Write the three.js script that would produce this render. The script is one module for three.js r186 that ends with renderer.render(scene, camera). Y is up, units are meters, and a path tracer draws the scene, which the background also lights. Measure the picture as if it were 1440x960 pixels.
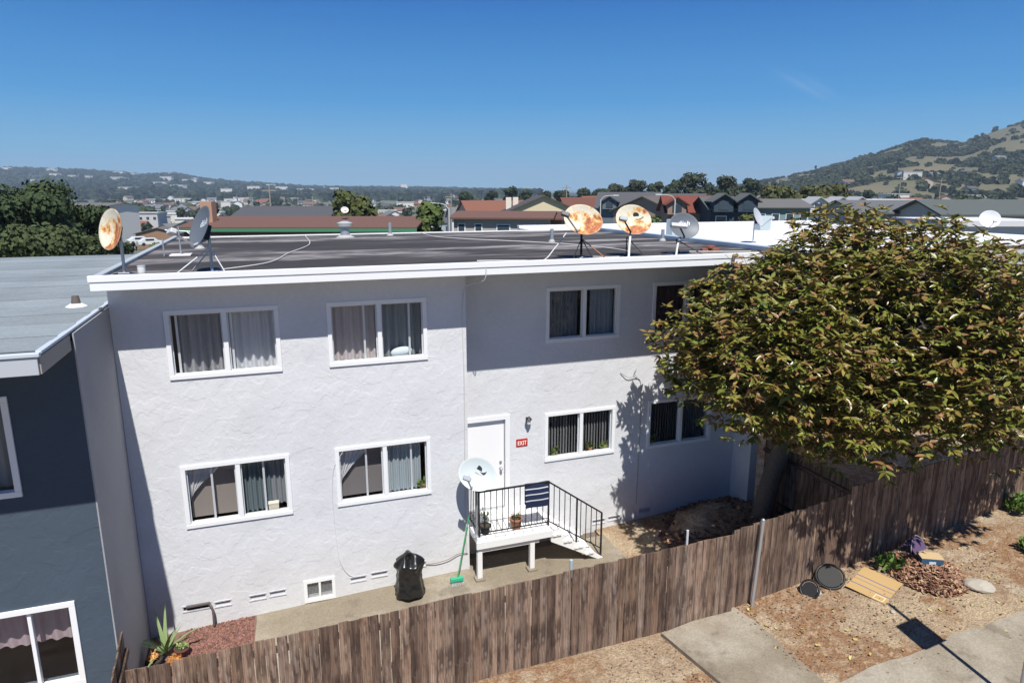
import * as THREE from 'three';
import { mergeGeometries } from 'three/addons/utils/BufferGeometryUtils.js';
import { RoundedBoxGeometry } from 'three/addons/geometries/RoundedBoxGeometry.js';

// ---------------------------------------------------------------- camera, sky, sun, exposure
// world: X along the facade, Y up, Z out of the facade; the recessed facade is z = 0
const TH = 12.45 * Math.PI / 180, AZ = 70.6 * Math.PI / 180, FPX = 960;
const CAM = new THREE.Vector3(0, 7.65, 13);
const FWD = new THREE.Vector3(Math.cos(AZ), 0, -Math.sin(AZ)), RGT = new THREE.Vector3(Math.sin(AZ), 0, Math.cos(AZ));
const scene = new THREE.Scene();
const camera = new THREE.PerspectiveCamera(53.13, 1024 / 682, 0.1, 9000);
camera.position.copy(CAM);
camera.lookAt(CAM.x + FWD.x * Math.cos(TH), CAM.y - Math.sin(TH), CAM.z + FWD.z * Math.cos(TH));
const renderer = new THREE.WebGLRenderer({ antialias: true });
renderer.setSize(1024, 682);
renderer.toneMapping = THREE.LinearToneMapping;
renderer.toneMappingExposure = 1.22;
renderer.shadowMap.enabled = true;
const SUN = new THREE.Vector3(-0.13, 1.63, 1).normalize();
{ // clear sky: deep blue overhead, pale at the horizon
  const W = 2048, H = 1024, d = new Float32Array(W * H * 4);
  const stops = [[-1, [.12, .14, .16]], [-.02, [.26, .36, .44]], [0, [.27, .49, .66]], [.05, [.155, .40, .63]], [.12, [.058, .275, .59]], [.24, [.02, .145, .45]], [.45, [.011, .08, .31]], [1, [.007, .045, .19]]];
  for (let j = 0; j < H; j++) {
    const e = Math.sin(((j + .5) / H - .5) * Math.PI);
    let k = 0; while (k < stops.length - 2 && e > stops[k + 1][0]) k++;
    const [a, ca] = stops[k], [b, cb] = stops[k + 1], t = Math.min(1, Math.max(0, (e - a) / (b - a)));
    for (let i = 0; i < W; i++) { const o = (j * W + i) * 4; for (let c = 0; c < 3; c++) d[o + c] = ca[c] + (cb[c] - ca[c]) * t; d[o + 3] = 1; }
    if (Math.abs(e - .2) < .2) for (let i = 0; i < W; i++) { // thin streaks of high cloud
      const phi = ((i + .5) / W - .5) * Math.PI * 2, el = Math.asin(e), dx = Math.cos(phi), dz = Math.sin(phi), a = Math.atan2(dx * RGT.x + dz * RGT.z, dx * FWD.x + dz * FWD.z);
      let k = 0; for (const [a0, e0, wa, we, tl, m] of [[.372, .140, .03, .007, .35, .10], [.392, .128, .022, .006, .3, .14], [.41, .119, .015, .005, .2, .1], [.50, .225, .03, .006, .15, .1], [.53, .232, .025, .006, .3, .08]]) { const u = (a - a0) / wa, v = (el - e0 + (a - a0) * tl) / we; k += m * Math.exp(-u * u - v * v) * (.55 + .45 * Math.sin(a * 310 + el * 500)); }
      if (k > .003) { const o = (j * W + i) * 4; for (let c = 0; c < 3; c++) d[o + c] += ([.5, .6, .68][c] - d[o + c]) * Math.min(.6, k); }
    }
  }
  const t = new THREE.DataTexture(d, W, H, THREE.RGBAFormat, THREE.FloatType);
  t.mapping = THREE.EquirectangularReflectionMapping; t.magFilter = t.minFilter = THREE.LinearFilter; t.needsUpdate = true;
  scene.background = t; scene.environment = t;
}
const sun = new THREE.DirectionalLight(new THREE.Color(1, .965, .90), 4.9);
sun.position.copy(SUN).multiplyScalar(60).add(new THREE.Vector3(4, 0, 0)); sun.target.position.set(4, 0, 0);
sun.castShadow = true; Object.assign(sun.shadow.camera, { left: -30, right: 30, top: 30, bottom: -30, near: 1, far: 150 }); sun.shadow.mapSize.set(4096, 4096);
scene.add(sun, sun.target);
scene.fog = new THREE.FogExp2(new THREE.Color(.52, .66, .82), .0002);

// ---------------------------------------------------------------- helpers
let seed = 7;
function rnd() { seed |= 0; seed = seed + 0x6D2B79F5 | 0; let t = Math.imul(seed ^ seed >>> 15, 1 | seed); t = t + Math.imul(t ^ t >>> 7, 61 | t) ^ t; return ((t ^ t >>> 14) >>> 0) / 4294967296; }
const rr = (a, b) => a + (b - a) * rnd(), pick = a => a[Math.floor(rnd() * a.length)];
const V = (x, y, z) => new THREE.Vector3(x, y, z);
const clamp = (v, a, b) => Math.max(a, Math.min(b, v)), sm = (a, b, v) => { const t = clamp((v - a) / (b - a), 0, 1); return t * t * (3 - 2 * t); };
const taken = {};
function numbered(n) { if (!(n in taken)) { taken[n] = 0; return n; } taken[n]++; return n + '_' + String(taken[n]).padStart(3, '0'); }
function tag(o, label, category, group, kind) { if (label) o.userData.label = label; if (category) o.userData.category = category; if (group) o.userData.group = group; if (kind) o.userData.kind = kind; return o; }
function obj(name, geos, mat, parent = scene) {
  const list = Array.isArray(geos) ? geos : [geos];
  const g = list.length === 1 ? list[0] : mergeGeometries(list.map(x => x.index ? x.toNonIndexed() : x));
  const m = new THREE.Mesh(g, mat); m.name = parent === scene ? numbered(name) : name; m.castShadow = m.receiveShadow = true; parent.add(m); return m;
}
function thing(name, label, category, pos = [0, 0, 0], turn = 0, group) {
  const o = new THREE.Group(); o.name = numbered(name); scene.add(o); o.position.set(...pos); o.rotation.y = turn; return tag(o, label, category, group);
}
function grp(name, parent, pos = [0, 0, 0], turn = 0) { const o = new THREE.Group(); o.name = name; o.position.set(...pos); o.rotation.y = turn; parent.add(o); return o; }
function struct(name, geos, mat) { return tag(obj(name, geos, mat), null, null, null, 'structure'); }
function dup(root, pos, turn, label, group, scale) {
  const r = root.clone(); r.name = numbered(root.name.replace(/_\d{3}$/, '')); r.userData = { ...root.userData }; scene.add(r);
  r.position.set(...pos); if (turn !== undefined) r.rotation.y = turn; if (label) r.userData.label = label; if (group) r.userData.group = group; if (scale) r.scale.set(...(Array.isArray(scale) ? scale : [scale, scale, scale])); return r;
}
// geometry makers
function B(x0, x1, y0, y1, z0, z1) { const g = new THREE.BoxGeometry(x1 - x0, y1 - y0, z1 - z0); g.translate((x0 + x1) / 2, (y0 + y1) / 2, (z0 + z1) / 2); return g; }
function RB(x0, x1, y0, y1, z0, z1, r = .01) { const g = new RoundedBoxGeometry(x1 - x0, y1 - y0, z1 - z0, 1, r); g.translate((x0 + x1) / 2, (y0 + y1) / 2, (z0 + z1) / 2); return g; }
function bar(a, b, r, r2 = r, seg = 8) {
  const d = b.clone().sub(a), g = new THREE.CylinderGeometry(r2, r, d.length(), seg);
  g.applyQuaternion(new THREE.Quaternion().setFromUnitVectors(V(0, 1, 0), d.clone().normalize())); const c = a.clone().add(b).multiplyScalar(.5); g.translate(c.x, c.y, c.z); return g;
}
function sqbar(a, b, w) {
  const d = b.clone().sub(a), g = new THREE.BoxGeometry(w, d.length(), w);
  g.applyQuaternion(new THREE.Quaternion().setFromUnitVectors(V(0, 1, 0), d.clone().normalize())); const c = a.clone().add(b).multiplyScalar(.5); g.translate(c.x, c.y, c.z); return g;
}
function tube(pts, r, seg = 40, rad = 6) { return new THREE.TubeGeometry(new THREE.CatmullRomCurve3(pts.map(p => p.isVector3 ? p : V(...p))), seg, r, rad); }
function metreUV(g, s = 1, axes) { // box-project uv in metres
  const p = g.attributes.position, n = g.attributes.normal, uv = new Float32Array(p.count * 2);
  for (let i = 0; i < p.count; i++) {
    const ax = Math.abs(n.getX(i)), ay = Math.abs(n.getY(i)), az = Math.abs(n.getZ(i));
    let u, v; if (ay > ax && ay > az) { u = p.getX(i); v = p.getZ(i); } else if (ax > az) { u = p.getZ(i); v = p.getY(i); } else { u = p.getX(i); v = p.getY(i); }
    uv[i * 2] = u * s; uv[i * 2 + 1] = v * s;
  }
  g.setAttribute('uv', new THREE.BufferAttribute(uv, 2)); return g;
}
// pixel of the photograph + forward distance -> point
function P(px, py, f) { const x = (px - 720) / FPX, y = (480 - py) / FPX, fh = Math.cos(TH) + y * Math.sin(TH), k = f / fh; return V(CAM.x + FWD.x * f + RGT.x * x * k, CAM.y + (y * Math.cos(TH) - Math.sin(TH)) * k, CAM.z + FWD.z * f + RGT.z * x * k); }
const VIEWTURN = Math.atan2(-RGT.z, RGT.x); // turn whose local +X is the view's right
// tileable noise
function makeNoise(s) {
  const perm = new Float32Array(65536); let q = s * 7919 + 13; for (let i = 0; i < 65536; i++) { q = (Math.imul(q, 1664525) + 1013904223) >>> 0; perm[i] = q / 4294967296; }
  const h = (x, y, p) => perm[((((x % p) + p) % p) * 251 + (((y % p) + p) % p) * 4099 + p * 17) & 65535];
  const n = (x, y, p) => { const xi = Math.floor(x), yi = Math.floor(y); let u = x - xi, v = y - yi; u = u * u * (3 - 2 * u); v = v * v * (3 - 2 * v); const a = h(xi, yi, p), b = h(xi + 1, yi, p), c = h(xi, yi + 1, p), d = h(xi + 1, yi + 1, p); return a + (b - a) * u + (c - a) * v + (a - b - c + d) * u * v; };
  return { n, f: (u, v, p, oct = 4, g = .5) => { let s2 = 0, a = 1, t = 0; for (let o = 0; o < oct; o++) { s2 += a * n(u * p, v * p, p); t += a; a *= g; p *= 2; } return s2 / t; } };
}
const N1 = makeNoise(1), N2 = makeNoise(2), N3 = makeNoise(3);
function dataTex(S, fn, srgb = true, H = S) { // fn(u,v) -> [r,g,b] 0..1
  const d = new Uint8Array(S * H * 4);
  for (let j = 0; j < H; j++) for (let i = 0; i < S; i++) { const c = fn(i / S, j / H), o = (j * S + i) * 4; d[o] = clamp(c[0], 0, 1) * 255; d[o + 1] = clamp(c[1], 0, 1) * 255; d[o + 2] = clamp(c[2], 0, 1) * 255; d[o + 3] = 255; }
  const t = new THREE.DataTexture(d, S, H); t.wrapS = t.wrapT = THREE.RepeatWrapping; t.magFilter = THREE.LinearFilter; t.minFilter = THREE.LinearMipmapLinearFilter; t.generateMipmaps = true; if (srgb) t.colorSpace = THREE.SRGBColorSpace; t.needsUpdate = true; return t;
}
function rep(t, a, b = a) { const c = t.clone(); c.repeat.set(a, b); c.needsUpdate = true; return c; }
function M(r, g, b, rough = .8, extra = {}) { return new THREE.MeshStandardMaterial({ color: new THREE.Color(r, g, b), roughness: rough, ...extra }); }
const mixc = (a, b, t) => [a[0] + (b[0] - a[0]) * t, a[1] + (b[1] - a[1]) * t, a[2] + (b[2] - a[2]) * t];

// ---------------------------------------------------------------- textures and materials
const stuccoH = dataTex(1024, (u, v) => { // skip-trowel stucco, tile 3 m
  const w = N2.f(u, v, 6, 3) * .12, a = N1.f(u + w, v * 1.0 + w * .7, 15, 3), b = N3.f(u - w, v + w, 24, 3), fine = N2.f(u, v, 90, 3);
  const pl = sm(.40, .52, a) * .5 + sm(.44, .54, b) * .3; const x = pl * .7 + fine * .25; return [x, x, x];
}, false);
const stuccoC = dataTex(512, (u, v) => { const a = N1.f(u, v, 5, 5), f = N2.f(u, v, 80, 2); const k = .93 + .07 * a + .03 * (f - .5); return [k, k, k]; });
function stucco(r, g, b, bump = .006) { return M(r, g, b, .9, { map: rep(stuccoC, 1 / 3), bumpMap: rep(stuccoH, 1 / 3), bumpScale: bump }); }
const woodT = dataTex(512, (u, v) => { // vertical grain, weathered
  const g = N1.n(u * 48 + N2.f(u, v, 4, 3) * 3, v * 3, 48), g2 = N3.n(u * 150, v * 6, 150), p = N2.f(u, v, 5, 4);
  const k = .55 + .3 * g + .18 * g2, base = mixc([.40, .35, .32], [.66, .60, .55], sm(.3, .75, p)); const s = sm(.62, .75, N3.f(u, v, 7, 4)) * .5; const c = mixc(base, [.74, .71, .68], s); return [c[0] * k * 1.15, c[1] * k * 1.12, c[2] * k * 1.1];
});
const woodB = dataTex(256, (u, v) => { const g = N1.n(u * 40, v * 3, 40) * .6 + N3.n(u * 110, v * 5, 110) * .4; return [g, g, g]; }, false);
const MAT = {
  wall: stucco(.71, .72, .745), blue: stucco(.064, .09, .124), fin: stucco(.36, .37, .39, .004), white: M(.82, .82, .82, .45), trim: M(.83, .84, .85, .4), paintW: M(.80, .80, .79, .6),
  glass: new THREE.MeshPhysicalMaterial({ color: 0xffffff, roughness: .02, transmission: 1, thickness: 0, ior: 1.5 }),
  black: M(.015, .015, .017, .5), iron: M(.02, .02, .022, .45, { metalness: .3 }), dark: M(.03, .03, .03, .9), room: M(.30, .28, .26, .9), galv: M(.48, .50, .52, .45, { metalness: .6 }), paleMetal: M(.62, .64, .66, .5, { metalness: .2 }),
};
const roofT = dataTex(1024, (u, v) => { // weathered built-up roof with pale ponding stains; tile 13 x 11 m
  const st = N1.f(u * .7, v * 1.9, 4, 6, .6), st2 = N2.f(u * .6, v * 2.2, 7, 5, .62), f = N3.f(u * .6, v * 2, 90, 3);
  let c = mixc([.235, .22, .215], [.33, .31, .30], sm(.35, .7, st2)); c = mixc(c, [.62, .61, .60], sm(.47, .65, st) * .85 * (.35 + 1.1 * f)); c = mixc(c, [.72, .71, .70], sm(.6, .7, st2) * .6);
  const k = .82 + .36 * f; return [c[0] * k, c[1] * k, c[2] * k];
}, true);
const concT = dataTex(1024, (u, v) => { const a = N1.f(u, v, 4, 6, .55), f = N2.f(u, v, 200, 2), b = N3.f(u, v, 9, 5); let c = mixc([.63, .58, .50], [.76, .72, .65], sm(.3, .7, a)); c = mixc(c, [.50, .46, .40], sm(.6, .75, b) * .5); const k = .9 + .2 * f; return [c[0] * k, c[1] * k, c[2] * k]; });
const dirtT = dataTex(1024, (u, v) => { // sandy dirt with rust-brown needle litter
  const a = N1.f(u, v, 3, 6, .6), b = N2.f(u, v, 7, 6, .6), f = N3.f(u, v, 180, 3, .7), g = N1.f(u, v, 60, 3);
  let c = mixc([.74, .66, .55], [.66, .57, .47], sm(.35, .65, b)); c = mixc(c, [.60, .46, .34], sm(.54, .64, a) * (.35 + .65 * sm(.35, .6, g))); c = mixc(c, [.78, .72, .63], sm(.62, .7, b) * .6); const k = .72 + .5 * f; return [c[0] * k, c[1] * k, c[2] * k];
});
const dirtB = dataTex(512, (u, v) => { const f = N3.f(u, v, 60, 4, .7); return [f, f, f]; }, false);
MAT.roof = M(.80, .79, .79, .92, { map: roofT }); MAT.conc = M(.68, .68, .68, .92, { map: rep(concT, 1 / 4) }); MAT.dirt = M(.86, .85, .83, .97, { map: rep(dirtT, 1 / 5), bumpMap: rep(dirtB, 1 / 1.6), bumpScale: .03 });
const planks = [[.68, .57, .49], [.52, .43, .38], [.62, .55, .50], [.86, .76, .68], [.40, .33, .29], [.58, .48, .40], [.72, .66, .62]].map(c => M(c[0], c[1], c[2], .9, { map: woodT, bumpMap: woodB, bumpScale: .004 }));

// ---------------------------------------------------------------- ground and terrain
const gx = x => x < 3 ? Math.max(-.22, -.036 * (3 - x)) : x > 7 ? Math.min(.95, .092 * (x - 7)) : 0;
// skyline of the far hills: photograph column -> row
const ridgeL = [[-700, 236], [-300, 232], [0, 238], [90, 240], [160, 243], [200, 247], [240, 245], [300, 254], [360, 258], [430, 263], [520, 264], [600, 265], [700, 268], [800, 272], [2400, 272]];
const ridgeR = [[-700, 275], [960, 275], [1000, 268], [1050, 262], [1080, 255], [1130, 245], [1180, 234], [1230, 219], [1290, 203], [1340, 207], [1370, 196], [1400, 187], [1440, 178], [1520, 166], [1700, 150], [2400, 170]];
const lerpT = (T, x) => { if (x <= T[0][0]) return T[0][1]; for (let i = 1; i < T.length; i++) if (x <= T[i][0]) { const t = (x - T[i - 1][0]) / (T[i][0] - T[i - 1][0]); return T[i - 1][1] + (T[i][1] - T[i - 1][1]) * t * t * (3 - 2 * t) * .5 + (T[i][1] - T[i - 1][1]) * t * .5; } return T[T.length - 1][1]; };
function terrainH(x, z) {
  const dx = x - CAM.x, dz = z - CAM.z, r = Math.hypot(dx, dz), f = dx * FWD.x + dz * FWD.z, s = dx * RGT.x + dz * RGT.z, a = Math.atan2(s, f);
  const px = Math.abs(a) < 1.2 ? 720 + 983 * Math.tan(a) : a > 0 ? 2400 : -700;
  const near = 1 - sm(18, 40, r); let h = gx(x) * near;
  const left = 1 - sm(520, 900, px);
  h -= (11 * left + 3 * (1 - left)) * sm(45, 320, r);
  const cosA = Math.max(.3, Math.cos(a));
  const hl = 7.65 + 3000 / 983 * (265 - lerpT(ridgeL, px)), hr = 7.65 + 1300 / 983 * (268 - lerpT(ridgeR, px));
  const fr = r * cosA, nz = (N1.f(x / 900 + 9, z / 900 + 9, 4, 4) - .5);
  const baseH = h;
  const l = sm(900, 3000, fr), rr2 = sm(420, 1300, fr) * (1 - sm(1500, 2600, fr));
  const yl = (hl + 11) * Math.pow(l, 1.3) * (1 - .5 * sm(3000, 4200, fr)), yr = Math.max(0, hr + 3) * rr2;
  h = baseH + Math.max(yl, yr) + nz * 14 * Math.max(l, rr2) * (1 - sm(.75, 1, Math.max(l, rr2)));
  return h;
}
{
  const rings = []; for (let i = 0; i <= 150; i++) rings.push(.5 * Math.pow(10000, i / 150)); const S = 360, pos = [], col = [], idx = [];
  for (let i = 0; i <= 150; i++) for (let j = 0; j < S; j++) {
    const a = j / S * Math.PI * 2, r = rings[i], x = CAM.x + Math.cos(a) * r, z = CAM.z + Math.sin(a) * r, h = terrainH(x, z) - (r < 60 ? .04 : 0);
    pos.push(x, h, z);
    const dx = x - CAM.x, dz = z - CAM.z, f = dx * FWD.x + dz * FWD.z, s = dx * RGT.x + dz * RGT.z, px = f > 0 ? 720 + 983 * s / f : 0;
    const n = N2.f(x / 700 + 5, z / 700 + 5, 6, 5), n2 = N3.f(x / 120 + 5, z / 120 + 5, 4, 3);
    let c = r < 30 ? [.16, .13, .10] : mixc([.16, .16, .13], [.10, .12, .06], n2);
    if (f > 500 && px > 960) c = mixc([.13, .12, .065], mixc([.20, .15, .09], [.085, .105, .045], n2), sm(.4, .6, n)); else if (f > 1200) c = mixc([.035, .055, .03], [.10, .11, .06], sm(.5, .7, n));
    col.push(...c);
  }
  for (let i = 0; i < 150; i++) for (let j = 0; j < S; j++) { const a = i * S + j, b = i * S + (j + 1) % S, c = a + S, d = b + S; idx.push(a, b, c, b, d, c); }
  const g = new THREE.BufferGeometry(); g.setAttribute('position', new THREE.Float32BufferAttribute(pos, 3)); g.setAttribute('color', new THREE.Float32BufferAttribute(col, 3)); g.setIndex(idx); g.computeVertexNormals();
  struct('ground', g, M(1, 1, 1, 1, { vertexColors: true }));
}
function sheet(name, x0, x1, z0, z1, lift, mat, nx = 24, nz = 8, edge = 0) { // a ground sheet that follows the slope; edge roughens its outline
  const pos = [], uv = [], idx = [];
  for (let j = 0; j <= nz; j++) for (let i = 0; i <= nx; i++) {
    let x = x0 + (x1 - x0) * i / nx, z = z0 + (z1 - z0) * j / nz;
    if (edge && (i === 0 || i === nx)) x += edge * (N1.f(z * .13 + 3, x * .1 + 2, 8, 3) - .5); if (edge && (j === 0 || j === nz)) z += edge * (N1.f(x * .13 + 1, z * .1, 8, 3) - .5);
    pos.push(x, gx(x) + lift, z); uv.push(x, z);
  }
  for (let j = 0; j < nz; j++) for (let i = 0; i < nx; i++) { const a = j * (nx + 1) + i, b = a + 1, c = a + nx + 1, d = c + 1; idx.push(a, c, b, b, c, d); }
  const g = new THREE.BufferGeometry(); g.setAttribute('position', new THREE.Float32BufferAttribute(pos, 3)); g.setAttribute('uv', new THREE.Float32BufferAttribute(uv, 2)); g.setIndex(idx); g.computeVertexNormals(); return struct(name, g, mat);
}
sheet('dirt_verge', -6, 26, 2.6, 9.5, .004, MAT.dirt, 80, 10);
sheet('yard_soil', 6.6, 24, -8, 3.6, .006, MAT.dirt, 12, 8);
sheet('yard_path', -.75, 7.6, .3, 3.75, .012, MAT.conc, 40, 6, .1);
sheet('gravel_bed', -2.5, -.74, .3, 3.75, .01, M(.20, .11, .085, .97), 10, 6);
sheet('sidewalk', 7.9, 26, 5.95, 8.4, .03, MAT.conc, 50, 4, .35);
sheet('road', -60, 60, 8.4, 17, -.09, M(.055, .055, .058, .95, { bumpMap: rep(dirtB, 1), bumpScale: .006 }), 60, 4);
sheet('kerb', -60, 60, 8.2, 8.42, .02, MAT.conc, 60, 1);
{ // cracked slab leading to the fence
  const g = B(-.85, .85, -.05, .02, -1.35, 1.35); metreUV(g); const s = struct('path_slab', g, MAT.conc); s.position.set(7.05, .055, 5.08); s.rotation.y = .16;
}
// red lava-rock gravel
{
  const g = new THREE.IcosahedronGeometry(.018, 0), n = 5200, im = new THREE.InstancedMesh(g, M(.22, .115, .09, .95), n); const m = new THREE.Matrix4(), q = new THREE.Quaternion(), e = new THREE.Euler(), c = new THREE.Color();
  for (let i = 0; i < n; i++) { e.set(rnd() * 6, rnd() * 6, rnd() * 6); const x = rr(-1.95, -.78), s = rr(.6, 1.5); m.compose(V(x, gx(x) + .016, rr(.66, 3.3)), q.setFromEuler(e), V(s, s * .8, s)); im.setMatrixAt(i, m); const k = rr(.5, 1.5); im.setColorAt(i, c.setRGB(k, k * rr(.85, 1.05), k * rr(.8, 1.1))); }
  im.name = 'gravel'; im.castShadow = im.receiveShadow = true; tag(im, 'red lava rock gravel in the bed at the foot of the wall', 'gravel', null, 'stuff'); scene.add(im);
}

// ---------------------------------------------------------------- the white apartment building
const bld = thing('apartment_building', 'two storey pale grey stucco apartment block with flat dark roof and white eave', 'building');
function wallWith(holes, x0, x1, y0, y1, zf, t, mat, name) {
  const s = new THREE.Shape([new THREE.Vector2(x0, y0), new THREE.Vector2(x1, y0), new THREE.Vector2(x1, y1), new THREE.Vector2(x0, y1)]);
  for (const [a, b, c, d] of holes) s.holes.push(new THREE.Path([new THREE.Vector2(a, c), new THREE.Vector2(a, d), new THREE.Vector2(b, d), new THREE.Vector2(b, c)]));
  const g = new THREE.ExtrudeGeometry(s, { depth: t, bevelEnabled: false }); g.translate(0, 0, zf - t); return obj(name, g, mat, bld);
}
const YU = [4.54, 5.72], YL = [1.815, 2.99];
const winL = [[-1.75, .05, ...YU], [.855, 2.66, ...YU], [-1.75, .05, ...YL], [.855, 2.66, ...YL]];
const winR = [[5.33, 7.06, 4.52, 5.69], [7.87, 9.6, 4.52, 5.69], [5.33, 7.03, 1.85, 2.96], [7.87, 9.6, 1.83, 2.98]];
const inset = w => [w[0] + .05, w[1] - .05, w[2] + .05, w[3] - .05];
// vents along the foot of the wall: [x0, x1, y0]
const ventL = [[-1.95, -1.5, .22], [-1.42, -1.16, .2], [-.82, -.55, .2], [-.47, -.2, .21], [1.02, 1.3, .2], [1.42, 1.72, .22], [2.2, 2.5, .27]], cellar = [.18, .68, -.02, .36];
const ventR = [[6.55, 6.85, .16], [6.95, 7.25, .18], [7.75, 8.05, .24]];
const vh = v => [v[0], v[1], v[2], v[2] + .085];
wallWith([...winL.map(inset), ...ventL.map(vh), cellar], -2.52, 3.42, -.4, 6.21, .65, .2, MAT.wall, 'wall');
wallWith([...winR.map(inset), ...ventR.map(vh), [3.56, 4.42, .92, 2.94]], 3.22, 10.45, -.4, 6.21, 0, .2, MAT.wall, 'wall');
obj('wall', metreUV(B(3.22, 3.42, -.4, 6.21, 0.001, .449)), MAT.wall, bld);
obj('fin_wall', metreUV(B(10.28, 10.48, -.4, 6.21, .002, .65)), MAT.wall, bld);
obj('side_wall', metreUV(B(-2.52, -2.32, -.4, 6.21, -8.6, .449)), MAT.wall, bld);
obj('side_wall', metreUV(B(10.28, 10.48, -.4, 6.21, -8.6, -.202)), MAT.wall, bld);
obj('rear_wall', metreUV(B(-2.32, 10.28, -.4, 6.21, -8.6, -8.4)), MAT.wall, bld);
obj('interior_floor', [B(-2.31, 10.27, .78, .88, -8.39, -.21), B(-2.31, 10.27, 3.5, 3.7, -8.39, -.21), B(-2.31, 3.21, .78, .88, -.209, .44), B(-2.31, 3.21, 3.5, 3.7, -.209, .44)], MAT.room, bld);
obj('interior_wall', [B(-2.31, 10.27, .89, 6.2, -3.6, -3.5), B(.4, .5, .89, 6.2, -3.49, .44), B(3.3, 3.4, .89, 6.2, -3.49, -.21), B(7.4, 7.5, .89, 6.2, -3.49, -.21)], MAT.room, bld);
// roof
obj('roof_slab', B(-2.56, 10.5, 6.212, 6.33, -8.7, 1.26), MAT.white, bld);
{ const g = new THREE.PlaneGeometry(12.85, 9.75, 1, 1); g.rotateX(-Math.PI / 2); g.translate(3.97, 6.338, -3.63); obj('roof_membrane', g, MAT.roof, bld); }
obj('eave_board', RB(-2.6, 10.52, 6.17, 6.3, 1.262, 1.31, .008), MAT.trim, bld);
obj('gravel_stop', RB(-2.62, 10.54, 6.302, 6.405, 1.24, 1.325, .012), MAT.trim, bld);
obj('roof_curb', [RB(10.36, 10.52, 6.335, 6.45, -8.7, 1.2, .02)], M(.42, .50, .58, .6), bld);
obj('roof_curb', [RB(-2.58, -2.46, 6.335, 6.40, -8.7, 1.2, .02)], M(.40, .43, .45, .7), bld);
obj('roof_curb', [RB(-2.45, 10.35, 6.331, 6.365, -8.72, -8.55, .01)], M(.66, .66, .65, .7), bld);
obj('soffit_board', B(3.43, 10.27, 6.16, 6.208, .003, 1.255), MAT.wall, bld);
// windows
function window_(w, zf, sash) {
  const [x0, x1, y0, y1] = w, g = grp('window', bld), xm = (x0 + x1) / 2 + .02;
  const t = .075; obj('trim', [RB(x0, x1, y0, y0 + t, zf - .08, zf + .028, .006), RB(x0, x1, y1 - t, y1, zf - .08, zf + .026, .006), RB(x0, x0 + t, y0 + t, y1 - t, zf - .08, zf + .024, .006), RB(x1 - t, x1, y0 + t, y1 - t, zf - .08, zf + .024, .006), RB(xm - .04, xm + .04, y0 + t, y1 - t, zf - .08, zf + .018, .006)], MAT.trim, g);
  const zs = zf - .05, s = .022;
  for (const [a, b, k] of [[x0 + t, xm - .04, 0], [xm + .04, x1 - t, 1]]) {
    obj('sash', [B(a, b, y0 + t, y0 + t + s, zs - .02, zs), B(a, b, y1 - t - s, y1 - t, zs - .02, zs), B(a, a + s, y0 + t + s, y1 - t - s, zs - .02, zs), B(b - s, b, y0 + t + s, y1 - t - s, zs - .02, zs)], MAT.paleMetal, g);
    if (sash[k]) { const c = a + (b - a) * sash[k]; obj('stile', B(c - .018, c + .018, y0 + t + s, y1 - t - s, zs - .055, zs - .025), MAT.paleMetal, g); }
    const p = new THREE.PlaneGeometry(b - a - .02, y1 - y0 - 2 * t - .02); p.translate((a + b) / 2, (y0 + y1) / 2, zs - .01); obj('pane', p, MAT.glass, g);
  }
  return g;
}
const sashes = [[.12, .08], [.72, .68], [.5, .5], [.62, .62]];
winL.forEach((w, i) => window_(w, .65, sashes[i])); winR.forEach((w, i) => window_(w, 0, [[0, 0], [0, 0], [0, 0], [0, 0]][i]));
// cellar window and vents
{
  const g = grp('cellar_window', bld), [a, b, c, d] = cellar;
  obj('frame', [B(a - .04, b + .04, c - .04, c + .02, .58, .675), B(a - .04, b + .04, d - .02, d + .04, .58, .675), B(a - .04, a + .02, c + .02, d - .02, .58, .675), B(b - .02, b + .04, c + .02, d - .02, .58, .675), B(.41, .45, c + .02, d - .02, .6, .67)], MAT.trim, g);
  const mesh = []; for (let x = a + .03; x < b; x += .026) mesh.push(B(x, x + .005, c, d, .612, .617)); for (let y = c + .02; y < d; y += .026) mesh.push(B(a, b, y, y + .005, .606, .611)); obj('wire_screen', mesh, MAT.galv, g);
  obj('backing', B(a - .05, b + .05, c - .05, d + .05, .44, .449), M(.25, .25, .26, .9), g);
}
for (const [vs, zf] of [[ventL, .65], [ventR, 0]]) for (const v of vs) {
  const g = grp('vent', bld); obj('louvre', [0, 1, 2].map(k => { const q = B(v[0], v[1], -.012, .012, -.03, .03); q.rotateX(.6); q.translate(0, v[2] + .015 + k * .028, zf - .05); return q; }), v[0] < -1.9 ? MAT.black : M(.45, .46, .5, .7), g);
  obj('rim', [B(v[0] - .02, v[1] + .02, v[2] - .022, v[2] - .002, zf - .03, zf + .012), B(v[0] - .02, v[1] + .02, v[2] + .087, v[2] + .105, zf - .03, zf + .012)], MAT.wall, g); obj('backing', B(v[0] - .03, v[1] + .03, v[2] - .03, v[2] + .12, zf - .215, zf - .205), MAT.dark, g);
}
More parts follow.
